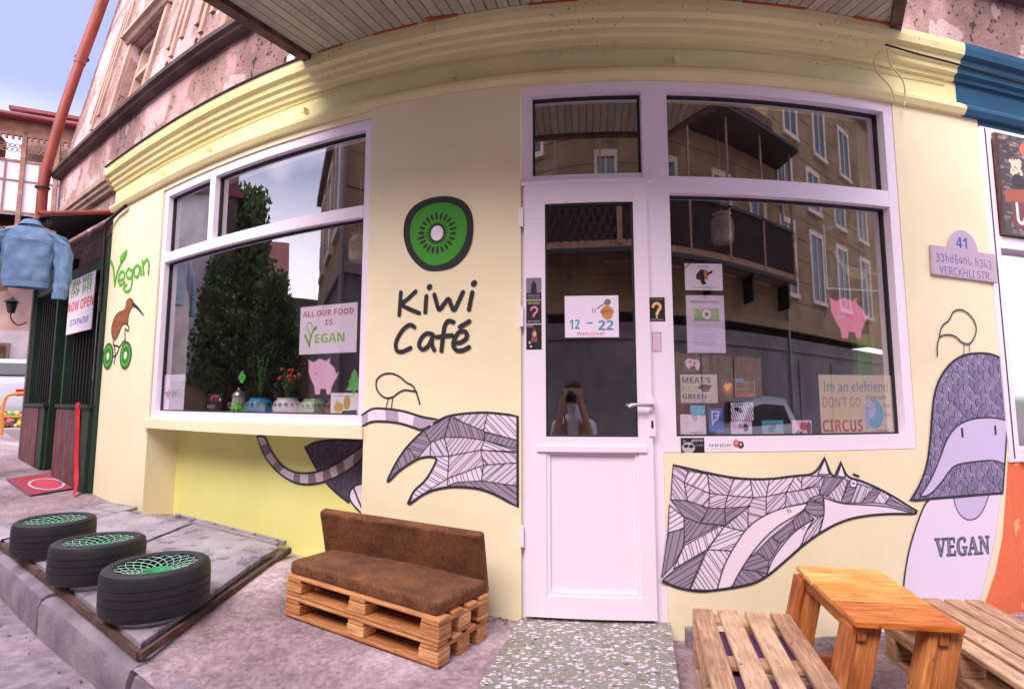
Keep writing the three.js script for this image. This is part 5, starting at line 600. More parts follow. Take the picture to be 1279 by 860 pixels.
{ // bench on the left of the table: slats run away from the street towards the wall
  const p0 = [.79, -2.72], p1 = [1.19, -2.82], e = new THREE.Vector2(-.16, .78).normalize(), Lg = .98, cx = (p0[0] + p1[0]) / 2 + e.x * Lg / 2, cz = (p0[1] + p1[1]) / 2 + e.y * Lg / 2;
  const b = thing('pallet_bench', 'weathered pallet bench between the doorstep and the orange table', 'bench', [cx, -.012, cz], -Math.atan2(e.y, e.x)); pallet(b, Lg, .405, .118, 0, M.pallet, 4, true, .32); pallet(b, Lg, .405, .118, .119, M.pallet, 4, true, .32);
  const m = single('purple_cloth', (() => { const g = new THREE.PlaneGeometry(.8, .30, 20, 10), p = g.attributes.position; for (let i = 0; i < p.count; i++) p.setZ(i, .006 * Math.sin(p.getX(i) * 24) * Math.cos(p.getY(i) * 17)); g.rotateX(-Math.PI / 2); g.computeVertexNormals(); return g; })(), std({ ...tinted(0x8f5f94, 2.4), roughness: 1, side: THREE.DoubleSide }), 'purple cloth tucked between the two pallets of the bench', 'cloth'); m.position.set(cx, .162, cz); m.rotation.y = -Math.atan2(e.y, e.x);
}
{ // bench on the right
  const e = new THREE.Vector2(-.10, .99).normalize(), Lg = 1.05, cx = 1.905 + e.x * Lg / 2, cz = -2.90 + e.y * Lg / 2; const b = thing('pallet_bench', 'weathered pallet bench on the orange wall side of the table', 'bench', [cx, -.028, cz], -Math.atan2(e.y, e.x)); pallet(b, Lg, .42, .132, 0, M.pallet, 5, true, .22); pallet(b, Lg, .42, .132, .133, M.pallet, 5, true, .22);
}
{ // small orange varnished table
  const c = [[1.30, -2.79], [1.735, -2.88], [1.525, -2.19], [1.095, -2.05]], ax = [(c[1][0] + c[2][0] - c[0][0] - c[3][0]) / 2, (c[1][1] + c[2][1] - c[0][1] - c[3][1]) / 2], cx = c.reduce((t, p) => t + p[0], 0) / 4, cz = c.reduce((t, p) => t + p[1], 0) / 4, wd = .335, dp = .69, H = .425;
  const t = thing('varnished_table', 'small orange varnished plank table with slanting legs between two benches', 'table', [1.36, -.02, -2.43], -.16);
  for (let i = 0; i < 6; i++) { const o = mesh('top_plank', rbox(wd * rr(.985, 1), .022, dp / 6 - .008, .004), M.tableTop[[0, 0, 1, 3, 2, 2][i]], t); o.position.set(rr(-.004, .004), H - .011 + rr(-.0015, .0015), -dp / 2 + (i + .5) * dp / 6); }
  for (const x of [-.14, .11]) mesh('apron', rbox(.03, .05, dp - .06, .004), M.tableLeg[1], t).position.set(x, H - .048, 0);
  const leg = (x, z, w, d) => { const h = H - .03, g = rbox(w, h, d, .004), p = g.attributes.position; for (let i = 0; i < p.count; i++) { const k = (h / 2 - p.getY(i)); p.setX(i, p.getX(i) - .26 * k); p.setZ(i, p.getZ(i) + .05 * k); } g.computeVertexNormals(); mesh('leg', toCreasedNormals(g, .4), pick(M.tableLeg), t).position.set(x, h / 2 + .002, z); };
  for (const z of [-.28, .27]) for (const x of [-.13, .12]) { leg(x - .035, z, .03, .085); leg(x + .02, z + .012, .085, .028); }
  mesh('stretcher', rbox(.26, .06, .03, .004), M.tableLeg[1], t).position.set(-.10, .055, -.27);
}
{ // old concrete sill stones and rubble at the foot of the right wall
  for (const [s, d, l, h] of [[2.35, .22, .42, .12], [2.72, .34, .36, .10]]) { const v = W(s, 0, d), o = single('concrete_block', rbox(l, h, .22, .02, 2), M.kerb, l > .4 ? 'longer grey concrete block lying by the orange wall' : 'shorter grey concrete block lying past the longer one', 'block'); o.position.set(v.x, ground(v.x, v.z) + h / 2 - .01, v.z); o.rotation.y = yawAt(s) + rr(-.1, .1); }
  const v = W(.14, 0, .07), o = single('brick_stub', rbox(.07, .09, .06, .012, 2), M.kerb, 'small grey block standing at the wall behind the bench', 'block'); o.position.set(v.x, .035, v.z);
}

{ // grit and crumbs of mortar along the foot of the wall and the kerb
  const gs = [], stone = (x, z, y, r) => { const g = new THREE.IcosahedronGeometry(r, 0), p = g.attributes.position; for (let i = 0; i < p.count; i++) p.setXYZ(i, p.getX(i) * rr(.7, 1.3), p.getY(i) * rr(.4, .8), p.getZ(i) * rr(.7, 1.3)); g.rotateY(rr(0, 6)); g.translate(x, y, z); gs.push(g); };
  for (let i = 0; i < 420; i++) { const s = rr(-1.5, 2.3), d = .012 + Math.abs(rr(-1, 1) * rr(0, 1)) * .12; if (s > -.7 && s < .08) continue; const v = W(s, 0, d + (s < -.66 ? .02 : 0)); stone(v.x, v.z, ground(v.x, v.z) + .003, rr(.003, .012)); }
  for (let i = 0; i < 70; i++) { const s = rr(-5, -1.2), v = W(s, 0, kerbD(s) + .13 + rnd() * rnd() * .2); stone(v.x, v.z, along(v.x) - .26 - .01 * Math.min(3, Math.hypot(v.x, v.z)) + .004, rr(.002, .007)); }
  const m = mesh('grit', merge(gs), std({ ...tinted(0xa79a9f, 2), roughness: 1 }), scene); m.userData = { kind: 'stuff', label: 'grit and mortar crumbs along wall foot and kerb', category: 'grit' };
}
// ------------------------------------------------------------------ papers and stickers on the glass and the door
const IN = -.0625, ppx = 520;
function poster(name, s, y, w, h, depth, draw, label, cat, group) {
  const g = wsheet(s - w / 2, s + w / 2, y - h / 2, y + h / 2, depth), cw = Math.max(48, Math.round(w * 900)), ch = Math.max(48, Math.round(h * 900));
  return single(name, g, std({ map: canvasTex(cw, ch, x => draw(x, cw, ch)), roughness: .7, side: THREE.DoubleSide }), label, cat, group);
}
const fill = (x, c, w, h) => { x.fillStyle = c; x.fillRect(0, 0, w, h); };
const text = (x, t, px, py, size, color, maxw, font = 'bold', fam = 'sans-serif') => { x.save(); x.fillStyle = color; x.font = `${font} ${Math.round(size)}px ${fam}`; const m = x.measureText(t).width; x.translate(px, py); if (maxw) x.scale(maxw / m, 1); x.fillText(t, 0, 0); x.restore(); };
const blob = (x, pts, c, w, h) => { x.fillStyle = c; x.beginPath(); pts.forEach((p, i) => i ? x.lineTo(p[0] * w, p[1] * h) : x.moveTo(p[0] * w, p[1] * h)); x.fill(); };
const dot = (x, px, py, rx, ry, c, a = 0) => { x.fillStyle = c; x.beginPath(); x.ellipse(px, py, rx, ry, a, 0, 7); x.fill(); };
// left window
poster('paper_sign', -1.911, 1.546, .46, .29, IN, (x, w, h) => { fill(x, '#efe4f2', w, h); text(x, 'ALL OUR FOOD', .05 * w, .22 * h, .17 * h, '#c2506a', .9 * w); text(x, 'IS', .45 * w, .42 * h, .16 * h, '#c26a80', .16 * w); text(x, 'EGAN', .27 * w, .78 * h, .26 * h, '#8cc84a', .55 * w); x.strokeStyle = '#6fae3c'; x.lineWidth = .03 * w; x.lineCap = 'round'; x.beginPath(); x.moveTo(.1 * w, .6 * h); x.lineTo(.19 * w, .82 * h); x.quadraticCurveTo(.2 * w, .6 * h, .28 * w, .45 * h); x.stroke(); x.lineWidth = .012 * w; x.beginPath(); x.arc(.18 * w, .42 * h, .05 * w, 2, 6.6); x.moveTo(.16 * w, .5 * h); x.lineTo(.2 * w, .62 * h); x.stroke(); blob(x, [[.24, .5], [.33, .42], [.29, .52]], '#4d8a2c', w, h); }, 'white sheet hand lettered ALL OUR FOOD IS VEGAN in the left window', 'sign');
poster('paper_sign', -3.62, 1.178, .34, .27, IN, (x, w, h) => { fill(x, '#e6daee', w, h); x.fillStyle = '#a83a50'; x.save(); x.translate(.22 * w, .54 * h); x.beginPath(); for (let i = 0; i < 10; i++) { const r = (i % 2 ? .06 : .15) * w, a = i / 10 * 6.283 - 1.57; x.lineTo(Math.cos(a) * r, Math.sin(a) * r * 1.1); } x.fill(); x.restore(); scribble(x, .40 * w, .44 * h, .26 * w, .18 * h, '#4a7c8c', 3, 5); scribble(x, .64 * w, .42 * h, .30 * w, .2 * h, '#7fc4c0', 4, 4); scribble(x, .06 * w, .46 * h, .1 * w, .16 * h, '#3a3038', 1, 5); }, 'white sheet with a red star and teal scrawl in the window corner', 'sign');
poster('sticker', -1.76, 1.100, .205, .138, IN, (x, w, h) => { fill(x, '#efe8ee', w, h); dot(x, .3 * w, .6 * h, .18 * w, .2 * h, '#d9b65c'); dot(x, .22 * w, .42 * h, .05 * w, .14 * h, '#e0c070'); dot(x, .6 * w, .4 * h, .12 * w, .3 * h, '#d0ac50'); blob(x, [[.45, .75], [.95, .7], [.95, .95], [.4, .95]], '#1f1c20', w, h); scribble(x, .55 * w, .78 * h, .36 * w, .1 * h, '#c9c4c9', 6, 1.5); scribble(x, .1 * w, .1 * h, .8 * w, .05 * h, '#8a848c', 16, 1.2); }, 'white sticker of yellow animals at the corner of the left window', 'sticker');
poster('leaflet', -3.28, 1.11, .22, .13, -.20, (x, w, h) => { fill(x, '#1d1b20', w, h); dot(x, .3 * w, .3 * h, .09 * w, .16 * h, '#b32a3a'); dot(x, .6 * w, .3 * h, .12 * w, .2 * h, '#8a2030'); scribble(x, .05 * w, .66 * h, .5 * w, .2 * h, '#e8e4ea', 6, 2.5); scribble(x, .3 * w, .12 * h, .5 * w, .1 * h, '#d8d4da', 10, 1.5); dot(x, .85 * w, .35 * h, .05 * w, .1 * h, '#e8e4ea'); }, 'black leaflet with red marks standing on the window board', 'leaflet');
const pigPoly = (cs, cy, w, h, flip) => [[-.42, .30], [-.44, .46], [-.28, .38], [-.08, .47], [.10, .40], [.24, .48], [.22, .34], [.36, .22], [.42, .06], [.50, .14], [.46, -.02], [.38, -.14], [.30, -.30], [.28, -.48], [.16, -.48], [.12, -.34], [-.02, -.34], [-.04, -.48], [-.20, -.48], [-.22, -.28], [-.34, -.06], [-.42, .12]].map(([a, b]) => [cs + (flip ? -a : a) * w, cy + b * h]);
const pig = (poly, label, c) => { const m = paintSheet(numbered('paper_pig'), poly, IN, (x, path, k, kx, ky, cw, ch) => { fill(x, c, cw, ch); for (let i = 0; i < 260; i++) { x.strokeStyle = 'rgba(190,110,140,.16)'; x.lineWidth = 1.5; const a = rr(0, cw), b = rr(0, ch); x.beginPath(); x.moveTo(a, b); x.lineTo(a + rr(-8, 8), b + 9); x.stroke(); } dot(x, .28 * cw, .44 * ch, .11 * cw, .10 * ch, 'rgba(230,190,210,.9)'); dot(x, .25 * cw, .43 * ch, .012 * cw, .02 * ch, '#5a4a70'); dot(x, .32 * cw, .43 * ch, .012 * cw, .02 * ch, '#5a4a70'); x.strokeStyle = 'rgba(120,80,110,.8)'; x.lineWidth = .006 * k; path(poly); x.closePath(); x.stroke(); }, undefined, .002, scene, 600); return tag(m, label, 'cutout'); };
pig(pigPoly(-1.94, 1.268, .27, .225), 'pale pink paper pig below the lettered sheet in the left window', '#ecc3dd');
pig(pigPoly(1.146, 1.570, .27, .235), 'bright pink paper pig stuck on the shop window beside the door', '#ee8fb8');
{ const t = [[0, .5], [.22, .2], [.12, .22], [.34, -.05], [.2, -.04], [.46, -.36], [.08, -.36], [.08, -.5], [-.08, -.5], [-.08, -.36], [-.46, -.36], [-.2, -.04], [-.34, -.05], [-.12, .22], [-.22, .2]].map(([a, b]) => [-1.69 + a * .13, 1.235 + b * .14]); tag(paintSheet(numbered('paper_tree'), t, IN, (x, p, k, kx, ky, cw, ch) => { fill(x, '#56b04c', cw, ch); for (let i = 0; i < 60; i++) dot(x, rr(0, cw), rr(0, ch), 2, 2, '#a6dc90'); }, undefined, .002, scene, 600), 'small green paper fir tree at the edge of the left window', 'cutout');
  const c = [...Array(24)].map((_, i) => { const a = i / 24 * 6.283, r = .028 + .012 * Math.abs(Math.cos(a * 2)); return [-2.70 + Math.cos(a) * r, 1.275 + Math.sin(a) * r]; }); tag(paintSheet(numbered('paper_clover'), c, IN, (x, p, k, kx, ky, cw, ch) => { fill(x, '#58b848', cw, ch); dot(x, cw / 2, ch / 2, 4, 4, '#2f6a2a'); }, undefined, .001, scene, 600), 'small green paper clover stuck on the left window', 'cutout'); }
// door
poster('paper_sign', -.298, 1.549, .270, .212, .0015, (x, w, h) => { fill(x, '#ecdff2', w, h); text(x, 'is', .50 * w, .41 * h, .17 * h, '#8a4a70', .09 * w, 'normal'); blob(x, [[.66, .40], [.70, .30], [.78, .22], [.86, .28], [.92, .38], [.86, .56], [.78, .60], [.70, .52]], '#c98a50', w, h); dot(x, .80 * w, .16 * h, .06 * w, .075 * h, '#7e7a62'); x.strokeStyle = '#5c5a4a'; x.lineWidth = .02 * w; x.beginPath(); x.moveTo(.77 * w, .17 * h); x.lineTo(.60 * w, .32 * h); x.stroke(); text(x, 'open', .66 * w, .42 * h, .14 * h, '#6e3a3a', .22 * w, 'normal'); text(x, '12', .08 * w, .80 * h, .32 * h, '#3d8fae', .20 * w); x.fillStyle = '#3d8fae'; x.fillRect(.41 * w, .64 * h, .11 * w, .035 * h); text(x, '22', .61 * w, .83 * h, .32 * h, '#3d8fae', .30 * w); text(x, 'Welcome!', .22 * w, .96 * h, .12 * h, '#c2586a', .52 * w, 'normal'); }, 'white sheet on the door glass reading is open 12 - 22', 'sign');
const darkSticker = (s, y, w, h, d, kind, label) => poster('sticker', s, y, w, h, d, (x, a, b) => { fill(x, '#17141a', a, b); if (kind === 0) { fill(x, '#7f7688', a, b * .7); blob(x, [[.3, .7], [.34, .3], [.5, .12], [.66, .3], [.7, .7]], '#231f28', a, b); scribble(x, .1 * a, .78 * b, .8 * a, .06 * b, '#bdb4c0', 9, 1.3); scribble(x, .1 * a, .89 * b, .8 * a, .06 * b, '#bdb4c0', 9, 1.3); } if (kind === 1) { scribble(x, .1 * a, .06 * b, .8 * a, .1 * b, '#c9c040', 7, 2); x.strokeStyle = '#d98aa4'; x.lineWidth = .13 * a; x.beginPath(); x.arc(.52 * a, .42 * b, .2 * a, 3, 7.6); x.lineTo(.45 * a, .72 * b); x.stroke(); scribble(x, .1 * a, .88 * b, .8 * a, .05 * b, '#d8d0dc', 10, 1.2); } if (kind === 2) { blob(x, [[.3, .7], [.4, .3], [.52, .1], [.66, .3], [.74, .7]], '#8a4a50', a, b); dot(x, .54 * a, .38 * b, .12 * a, .1 * b, '#d9a89a'); dot(x, .22 * a, .72 * b, .05 * a, .06 * b, '#e8e4ea'); dot(x, .3 * a, .88 * b, .07 * a, .04 * b, '#e8e4ea'); scribble(x, .06 * a, .04 * b, .4 * a, .05 * b, '#d8d0dc', 5, 1.4); } if (kind === 3) { x.strokeStyle = '#e6c07a'; x.lineWidth = .17 * a; x.lineCap = 'round'; x.beginPath(); x.arc(.5 * a, .40 * b, .22 * a, 3.2, 7.3); x.lineTo(.5 * a, .70 * b); x.stroke(); dot(x, .5 * a, .82 * b, .07 * a, .045 * b, '#e6c07a'); dot(x, .5 * a, .42 * b, .09 * a, .08 * b, '#5a2a20'); scribble(x, .12 * a, .05 * b, .76 * a, .07 * b, '#5f7a58', 7, 2); scribble(x, .1 * a, .90 * b, .8 * a, .04 * b, '#d8d0dc', 10, 1.2); } if (kind === 4) { dot(x, .32 * a, .6 * b, .28 * a, .34 * b, '#b9aebc'); dot(x, .22 * a, .5 * b, .1 * a, .1 * b, '#1b181c'); dot(x, .44 * a, .52 * b, .1 * a, .1 * b, '#1b181c'); blob(x, [[.08, .3], [.14, .08], [.26, .26]], '#8a808c', a, b); blob(x, [[.4, .26], [.5, .08], [.56, .3]], '#8a808c', a, b); scribble(x, .5 * a, .1 * b, .46 * a, .12 * b, '#d8d0dc', 6, 2); scribble(x, .62 * a, .4 * b, .34 * a, .1 * b, '#9fa8b0', 5, 1.6); } }, label, 'sticker');
darkSticker(-.588, 1.694, .078, .112, .0235, 0, 'grey and black sticker, topmost of three on the door stile'); darkSticker(-.588, 1.574, .078, .118, .0236, 1, 'black sticker with a pink question mark on the door stile'); darkSticker(-.588, 1.446, .078, .126, .0235, 2, 'black sticker of a red figure, lowest of three on the door stile');
darkSticker(.030, 1.584, .084, .122, -.0045, 3, 'black sticker with a big yellow question mark on the door post'); darkSticker(.190, .905, .118, .080, -.0035, 4, 'black sticker with a raccoon face under the shop window');
poster('sticker', .026, 1.419, .047, .100, -.0046, (x, w, h) => { fill(x, '#e2c6d6', w, h); x.strokeStyle = '#a8607c'; x.lineWidth = 3; x.strokeRect(3, 3, w - 6, h - 6); for (let i = 0; i < 8; i++) scribble(x, 8, 12 + i * 9, w - 16, 4, '#b88aa0', 6, 1); }, 'small pink sticker below the question mark on the door post', 'sticker');
// shop window
const R1 = IN;
poster('paper_sign', .301, 1.764, .205, .141, R1, (x, w, h) => { fill(x, '#eee2f0', w, h); blob(x, [[.30, .42], [.42, .22], [.56, .24], [.62, .34], [.74, .24], [.72, .36], [.62, .42], [.58, .62], [.54, .78], [.44, .78], [.40, .62], [.30, .58]], '#1f1614', w, h); blob(x, [[.50, .26], [.58, .26], [.60, .44], [.56, .66], [.52, .60]], '#c98a5a', w, h); dot(x, .55 * w, .64 * h, .03 * w, .06 * h, '#eee2f0'); scribble(x, .34 * w, .09 * h, .3 * w, .06 * h, '#7a707c', 7, 1.6); scribble(x, .2 * w, .87 * h, .64 * w, .05 * h, '#9a8f9c', 16, 1.4); x.strokeStyle = '#c2404a'; x.lineWidth = 5; x.beginPath(); x.moveTo(0, .2 * h); x.lineTo(.16 * w, 0); x.stroke(); }, 'white card with a cow head at the top of the shop window', 'sign');
poster('paper_sign', .303, 1.518, .206, .298, R1, (x, w, h) => { fill(x, '#ddd0e8', w, h); scribble(x, .36 * w, .04 * h, .3 * w, .015 * h, '#8a80a0', 8, 1); scribble(x, .12 * w, .10 * h, .76 * w, .028 * h, '#55506a', 16, 1.8); x.fillStyle = '#9ab88a'; x.fillRect(.2 * w, .23 * h, .66 * w, .22 * h); for (let i = 0; i < 120; i++) dot(x, rr(.2, .86) * w, rr(.24, .45) * h, 3, 2, ['#7aa85a', '#b9c8a0', '#8a9ab8', '#cfd8a8'][rnd() * 4 | 0]); dot(x, .53 * w, .33 * h, .13 * w, .10 * h, '#e4d8ec'); x.strokeStyle = '#5a5f88'; x.lineWidth = 2; x.stroke(); dot(x, .53 * w, .33 * h, .05 * w, .03 * h, '#8a4a58'); for (let i = 0; i < 12; i++) if (i !== 4) scribble(x, .18 * w, (.50 + i * .033) * h, rr(.4, .68) * w, .010 * h, '#a297b4', 18, 1); }, 'tall printed page with a small picture in the shop window', 'sign');
poster('sticker', .243, 1.310, .140, .078, R1, (x, w, h) => { fill(x, '#3a3436', w, h); blob(x, [[.08, .3], [.2, .12], [.6, .2], [.66, .5], [.6, .85], [.5, .85], [.46, .6], [.3, .62], [.26, .8], [.14, .7]], '#cfc4cc', w, h); dot(x, .28 * w, .32 * h, .06 * w, .1 * h, '#b06a70'); dot(x, .44 * w, .45 * h, .05 * w, .1 * h, '#6a6068'); blob(x, [[.66, .75], [.74, .5], [.9, .45], [.98, .55], [.86, .6], [.78, .85]], '#121014', w, h); }, 'small black and white animal sticker above the grey lettered card', 'sticker');
poster('paper_sign', .255, 1.187, .196, .144, R1, (x, w, h) => { fill(x, '#c4bac0', w, h); text(x, "MEAT'S", .03 * w, .30 * h, .27 * h, '#2b2a2c', .8 * w); text(x, 'NOT', .03 * w, .58 * h, .25 * h, '#8cc050', .44 * w); blob(x, [[.45, .5], [.55, .34], [.86, .38], [.74, .6], [.6, .62], [.56, .52]], '#3b4a30', w, h); text(x, 'GREEN', .03 * w, .86 * h, .25 * h, '#3a383a', .68 * w); scribble(x, .05 * w, .93 * h, .8 * w, .03 * h, '#8a8288', 18, 1.2); }, "grey card lettered MEAT'S NOT GREEN in the shop window", 'sign');
poster('sticker', .468, 1.181, .198, .122, R1, (x, w, h) => { fill(x, '#1d1a22', w, h); dot(x, .2 * w, .42 * h, .14 * w, .28 * h, '#b02030'); blob(x, [[.1, .34], [.14, .22], [.2, .28], [.28, .18], [.32, .3], [.24, .5], [.16, .56]], '#d9cc4a', w, h); x.fillStyle = '#3a8ac0'; x.fillRect(.4 * w, .03 * h, .24 * w, .12 * h); x.strokeStyle = '#a8a090'; x.lineWidth = 3; x.strokeRect(.4 * w, .18 * h, .54 * w, .58 * h); scribble(x, .42 * w, .24 * h, .5 * w, .12 * h, '#a04048', 7, 3); scribble(x, .42 * w, .42 * h, .5 * w, .12 * h, '#4a9a50', 7, 3); x.fillStyle = '#b02a36'; x.fillRect(.42 * w, .6 * h, .48 * w, .13 * h); }, 'dark sticker with a yellow heart on red in the shop window', 'sticker');
poster('business_card', .217, 1.006, .134, .104, R1, (x, w, h) => { fill(x, '#e6daea', w, h); dot(x, .58 * w, .2 * h, .1 * w, .14 * h, '#b9b4dc'); scribble(x, .1 * w, .4 * h, .4 * w, .06 * h, '#b8aabf', 6, 1.5); scribble(x, .4 * w, .84 * h, .5 * w, .06 * h, '#a86878', 7, 1.6); }, 'white card at the lower corner of the shop window', 'card');
{ const o = poster('business_card', .243, 1.077, .076, .053, R1 + .0008, (x, w, h) => { fill(x, '#4fb4d8', w, h); dot(x, .85 * w, .6 * h, 4, 4, '#d8f0f8'); }, 'bright blue card above the white card in the shop window', 'card'); }
poster('sticker', .340, 1.028, .080, .120, R1, (x, w, h) => { fill(x, '#2b55ac', w, h); x.strokeStyle = '#c9d4ec'; x.lineWidth = .09 * w; x.lineJoin = 'miter'; x.beginPath(); x.moveTo(.68 * w, .14 * h); x.lineTo(.24 * w, .14 * h); x.lineTo(.24 * w, .66 * h); x.lineTo(.46 * w, .46 * h); x.lineTo(.60 * w, .46 * h); x.moveTo(.40 * w, .30 * h); x.lineTo(.64 * w, .30 * h); x.moveTo(.60 * w, .46 * h); x.lineTo(.70 * w, .14 * h); x.stroke(); scribble(x, .1 * w, .9 * h, .8 * w, .03 * h, '#c9d4ec', 9, 1); }, 'blue sticker with a white letter F in a speech mark', 'sticker');
poster('sticker', .482, 1.072, .124, .088, R1, (x, w, h) => { fill(x, '#e6dcea', w, h); x.strokeStyle = '#222028'; x.lineWidth = 4; for (let i = -2; i < 12; i++) { x.beginPath(); x.moveTo(i * .1 * w, .15 * h); x.lineTo((i * .1 + .22) * w, h); x.stroke(); } dot(x, .35 * w, .42 * h, .2 * w, .12 * h, '#222028', .4); scribble(x, .1 * w, .05 * h, .8 * w, .08 * h, '#3a3640', 12, 2); }, 'black and white striped sticker in the shop window', 'sticker');
poster('sticker', .474, .990, .116, .068, R1, (x, w, h) => { fill(x, '#cdbcd4', w, h); dot(x, .25 * w, .45 * h, .16 * w, .2 * h, '#d98aa8'); dot(x, .45 * w, .4 * h, .1 * w, .2 * h, '#7a6048'); dot(x, .7 * w, .5 * h, .12 * w, .28 * h, '#2a2630'); }, 'lavender sticker of three animals under the striped sticker', 'sticker');
poster('sticker', .648, .987, .120, .080, R1, (x, w, h) => { fill(x, '#4f96a4', w, h); x.fillStyle = '#c98a4a'; x.fillRect(0, .8 * h, w, .2 * h); blob(x, [[.28, .78], [.3, .45], [.45, .28], [.62, .2], [.68, .45], [.56, .5], [.52, .78]], '#3b4654', w, h); }, 'teal and orange sticker at the foot of the shop window', 'sticker');
poster('sticker', .816, .986, .116, .080, R1, (x, w, h) => { fill(x, '#e0b8cc', w, h); dot(x, .6 * w, .38 * h, .22 * w, .26 * h, '#b3303a'); dot(x, .42 * w, .82 * h, .1 * w, .1 * h, '#241c22'); dot(x, .85 * w, .5 * h, .12 * w, .4 * h, '#7a1e2c'); blob(x, [[.1, .95], [.3, .6], [.36, .7], [.2, .98]], '#3a2a3a', w, h); }, 'pink and red sticker at the foot of the shop window', 'sticker');
poster('paper_sign', 1.168, 1.106, .475, .312, R1, (x, w, h) => { fill(x, '#cdbfa4', w, h); for (let i = 0; i < 260; i++) dot(x, rr(.05, .6) * w, rr(.55, .8) * h, 7, 4, 'rgba(216,180,90,.14)'); text(x, 'Im an elefriend', .05 * w, .28 * h, .22 * h, '#5d7088', .9 * w, 'normal'); text(x, "DON'T GO", .03 * w, .54 * h, .22 * h, '#c0564e', .52 * w, 'normal'); text(x, 'CIRCUS', .01 * w, .95 * h, .27 * h, '#b8322c', .55 * w); dot(x, .72 * w, .66 * h, .13 * w, .25 * h, '#5fa6c8'); dot(x, .66 * w, .58 * h, .09 * w, .16 * h, '#b9b4d4'); dot(x, .62 * w, .76 * h, .03 * w, .16 * h, '#a6a8cc'); dot(x, .62 * w, .56 * h, 3, 4, '#2a2a38'); dot(x, .65 * w, .57 * h, 3, 4, '#2a2a38'); scribble(x, .62 * w, .36 * h, .3 * w, .05 * h, '#4a4440', 9, 2); scribble(x, .86 * w, .50 * h, .1 * w, .05 * h, '#4a4440', 3, 2); scribble(x, .86 * w, .66 * h, .11 * w, .05 * h, '#4a4440', 4, 2); scribble(x, .74 * w, .93 * h, .2 * w, .05 * h, '#4a4440', 5, 2); }, "tan paper lettered DON'T GO CIRCUS with a blue elephant in the shop window", 'sign');
poster('lettering_strip', .332, .907, .122, .032, -.0035, (x, w, h) => { fill(x, '#efe4f1', w, h); scribble(x, .03 * w, .3 * h, .94 * w, .4 * h, '#5a5666', 9, 2.4); }, 'strip of small dark lettering on the frame under the shop window', 'sticker');
for (const [s, y, c, l] of [[.413, .917, '#c2586e', 'small round pink sticker on the frame under the shop window'], [.436, .910, '#4a3430', 'small dark oval sticker on the frame under the shop window']]) { const p = [...Array(20)].map((_, i) => [s + .015 * Math.cos(i / 20 * 6.283), y + .017 * Math.sin(i / 20 * 6.283)]); tag(paintSheet(numbered('round_sticker'), p, -.0032, (x, q, k, kx, ky, cw, ch) => { fill(x, c, cw, ch); dot(x, cw / 2, ch * .45, cw * .2, ch * .2, '#d8b8b0'); }, undefined, .001, scene, 900), l, 'sticker'); }
{ // glass picture hung inside the shop window
  const t = single('glass_picture', wbox(1.05, 1.408, 1.735, 2.08, -.096, -.092), M.glassThin, 'frameless glass picture of a brown bird hung in the shop window', 'picture'); const P = [[1.09, 1.93], [1.11, 1.945], [1.17, 1.86], [1.25, 1.85], [1.33, 1.84], [1.385, 1.83], [1.36, 1.80], [1.29, 1.79], [1.19, 1.80], [1.14, 1.86]];
  const b = paintSheet('bird_shape', round2(P), -.089, (x, q, k, kx, ky, cw, ch) => { fill(x, '#8c7a58', cw, ch); for (let i = 0; i < 200; i++) dot(x, rr(0, cw), rr(0, ch), 4, 2, rnd() < .5 ? '#a8946a' : '#5e6a44'); }, undefined, .002, t, 500);
  mesh('glass_edge', merge([wbox(1.046, 1.412, 1.728, 1.735, -.097, -.091), wbox(1.043, 1.05, 1.728, 2.085, -.097, -.091)]), std({ color: 0xb9c2c4, roughness: .2 }), t); mesh('hanging_wire', tube([W(1.2, 1.735, -.094), W(1.2, 1.66, -.094), W(1.2, 1.62, -.094)], .002, 4, 4), M.steel, t);
}
// hanging jars with lights off
function jar(s, y, d, label, capCol) {
  const v = W(s, y, d), t = thing('hanging_jar', label, 'jar', v.toArray()); const pr = [[.001, -.085], [.05, -.085], [.062, -.07], [.066, 0], [.06, .05], [.042, .075], [.044, .09]].map(p => new THREE.Vector2(...p)); mesh('jar', new THREE.LatheGeometry(pr, 28), std({ ...tinted(0xd8cdbd, 3), roughness: .3 }), t); mesh('rim', new THREE.TorusGeometry(.045, .007, 8, 24).rotateX(Math.PI / 2).translate(0, .09, 0), std({ color: capCol }), t); mesh('cord', tube([[0, .09, 0], [0, .3, 0], [.0, .62, 0]], .002, 6, 4), M.steel, t);
}
jar(-1.86, 2.07, -.26, 'frosted jar with a red rim hanging in the left window', 0xa8503c); jar(.535, 2.09, -.30, 'frosted jar hanging on a cord in the shop window', 0xcfc48a);
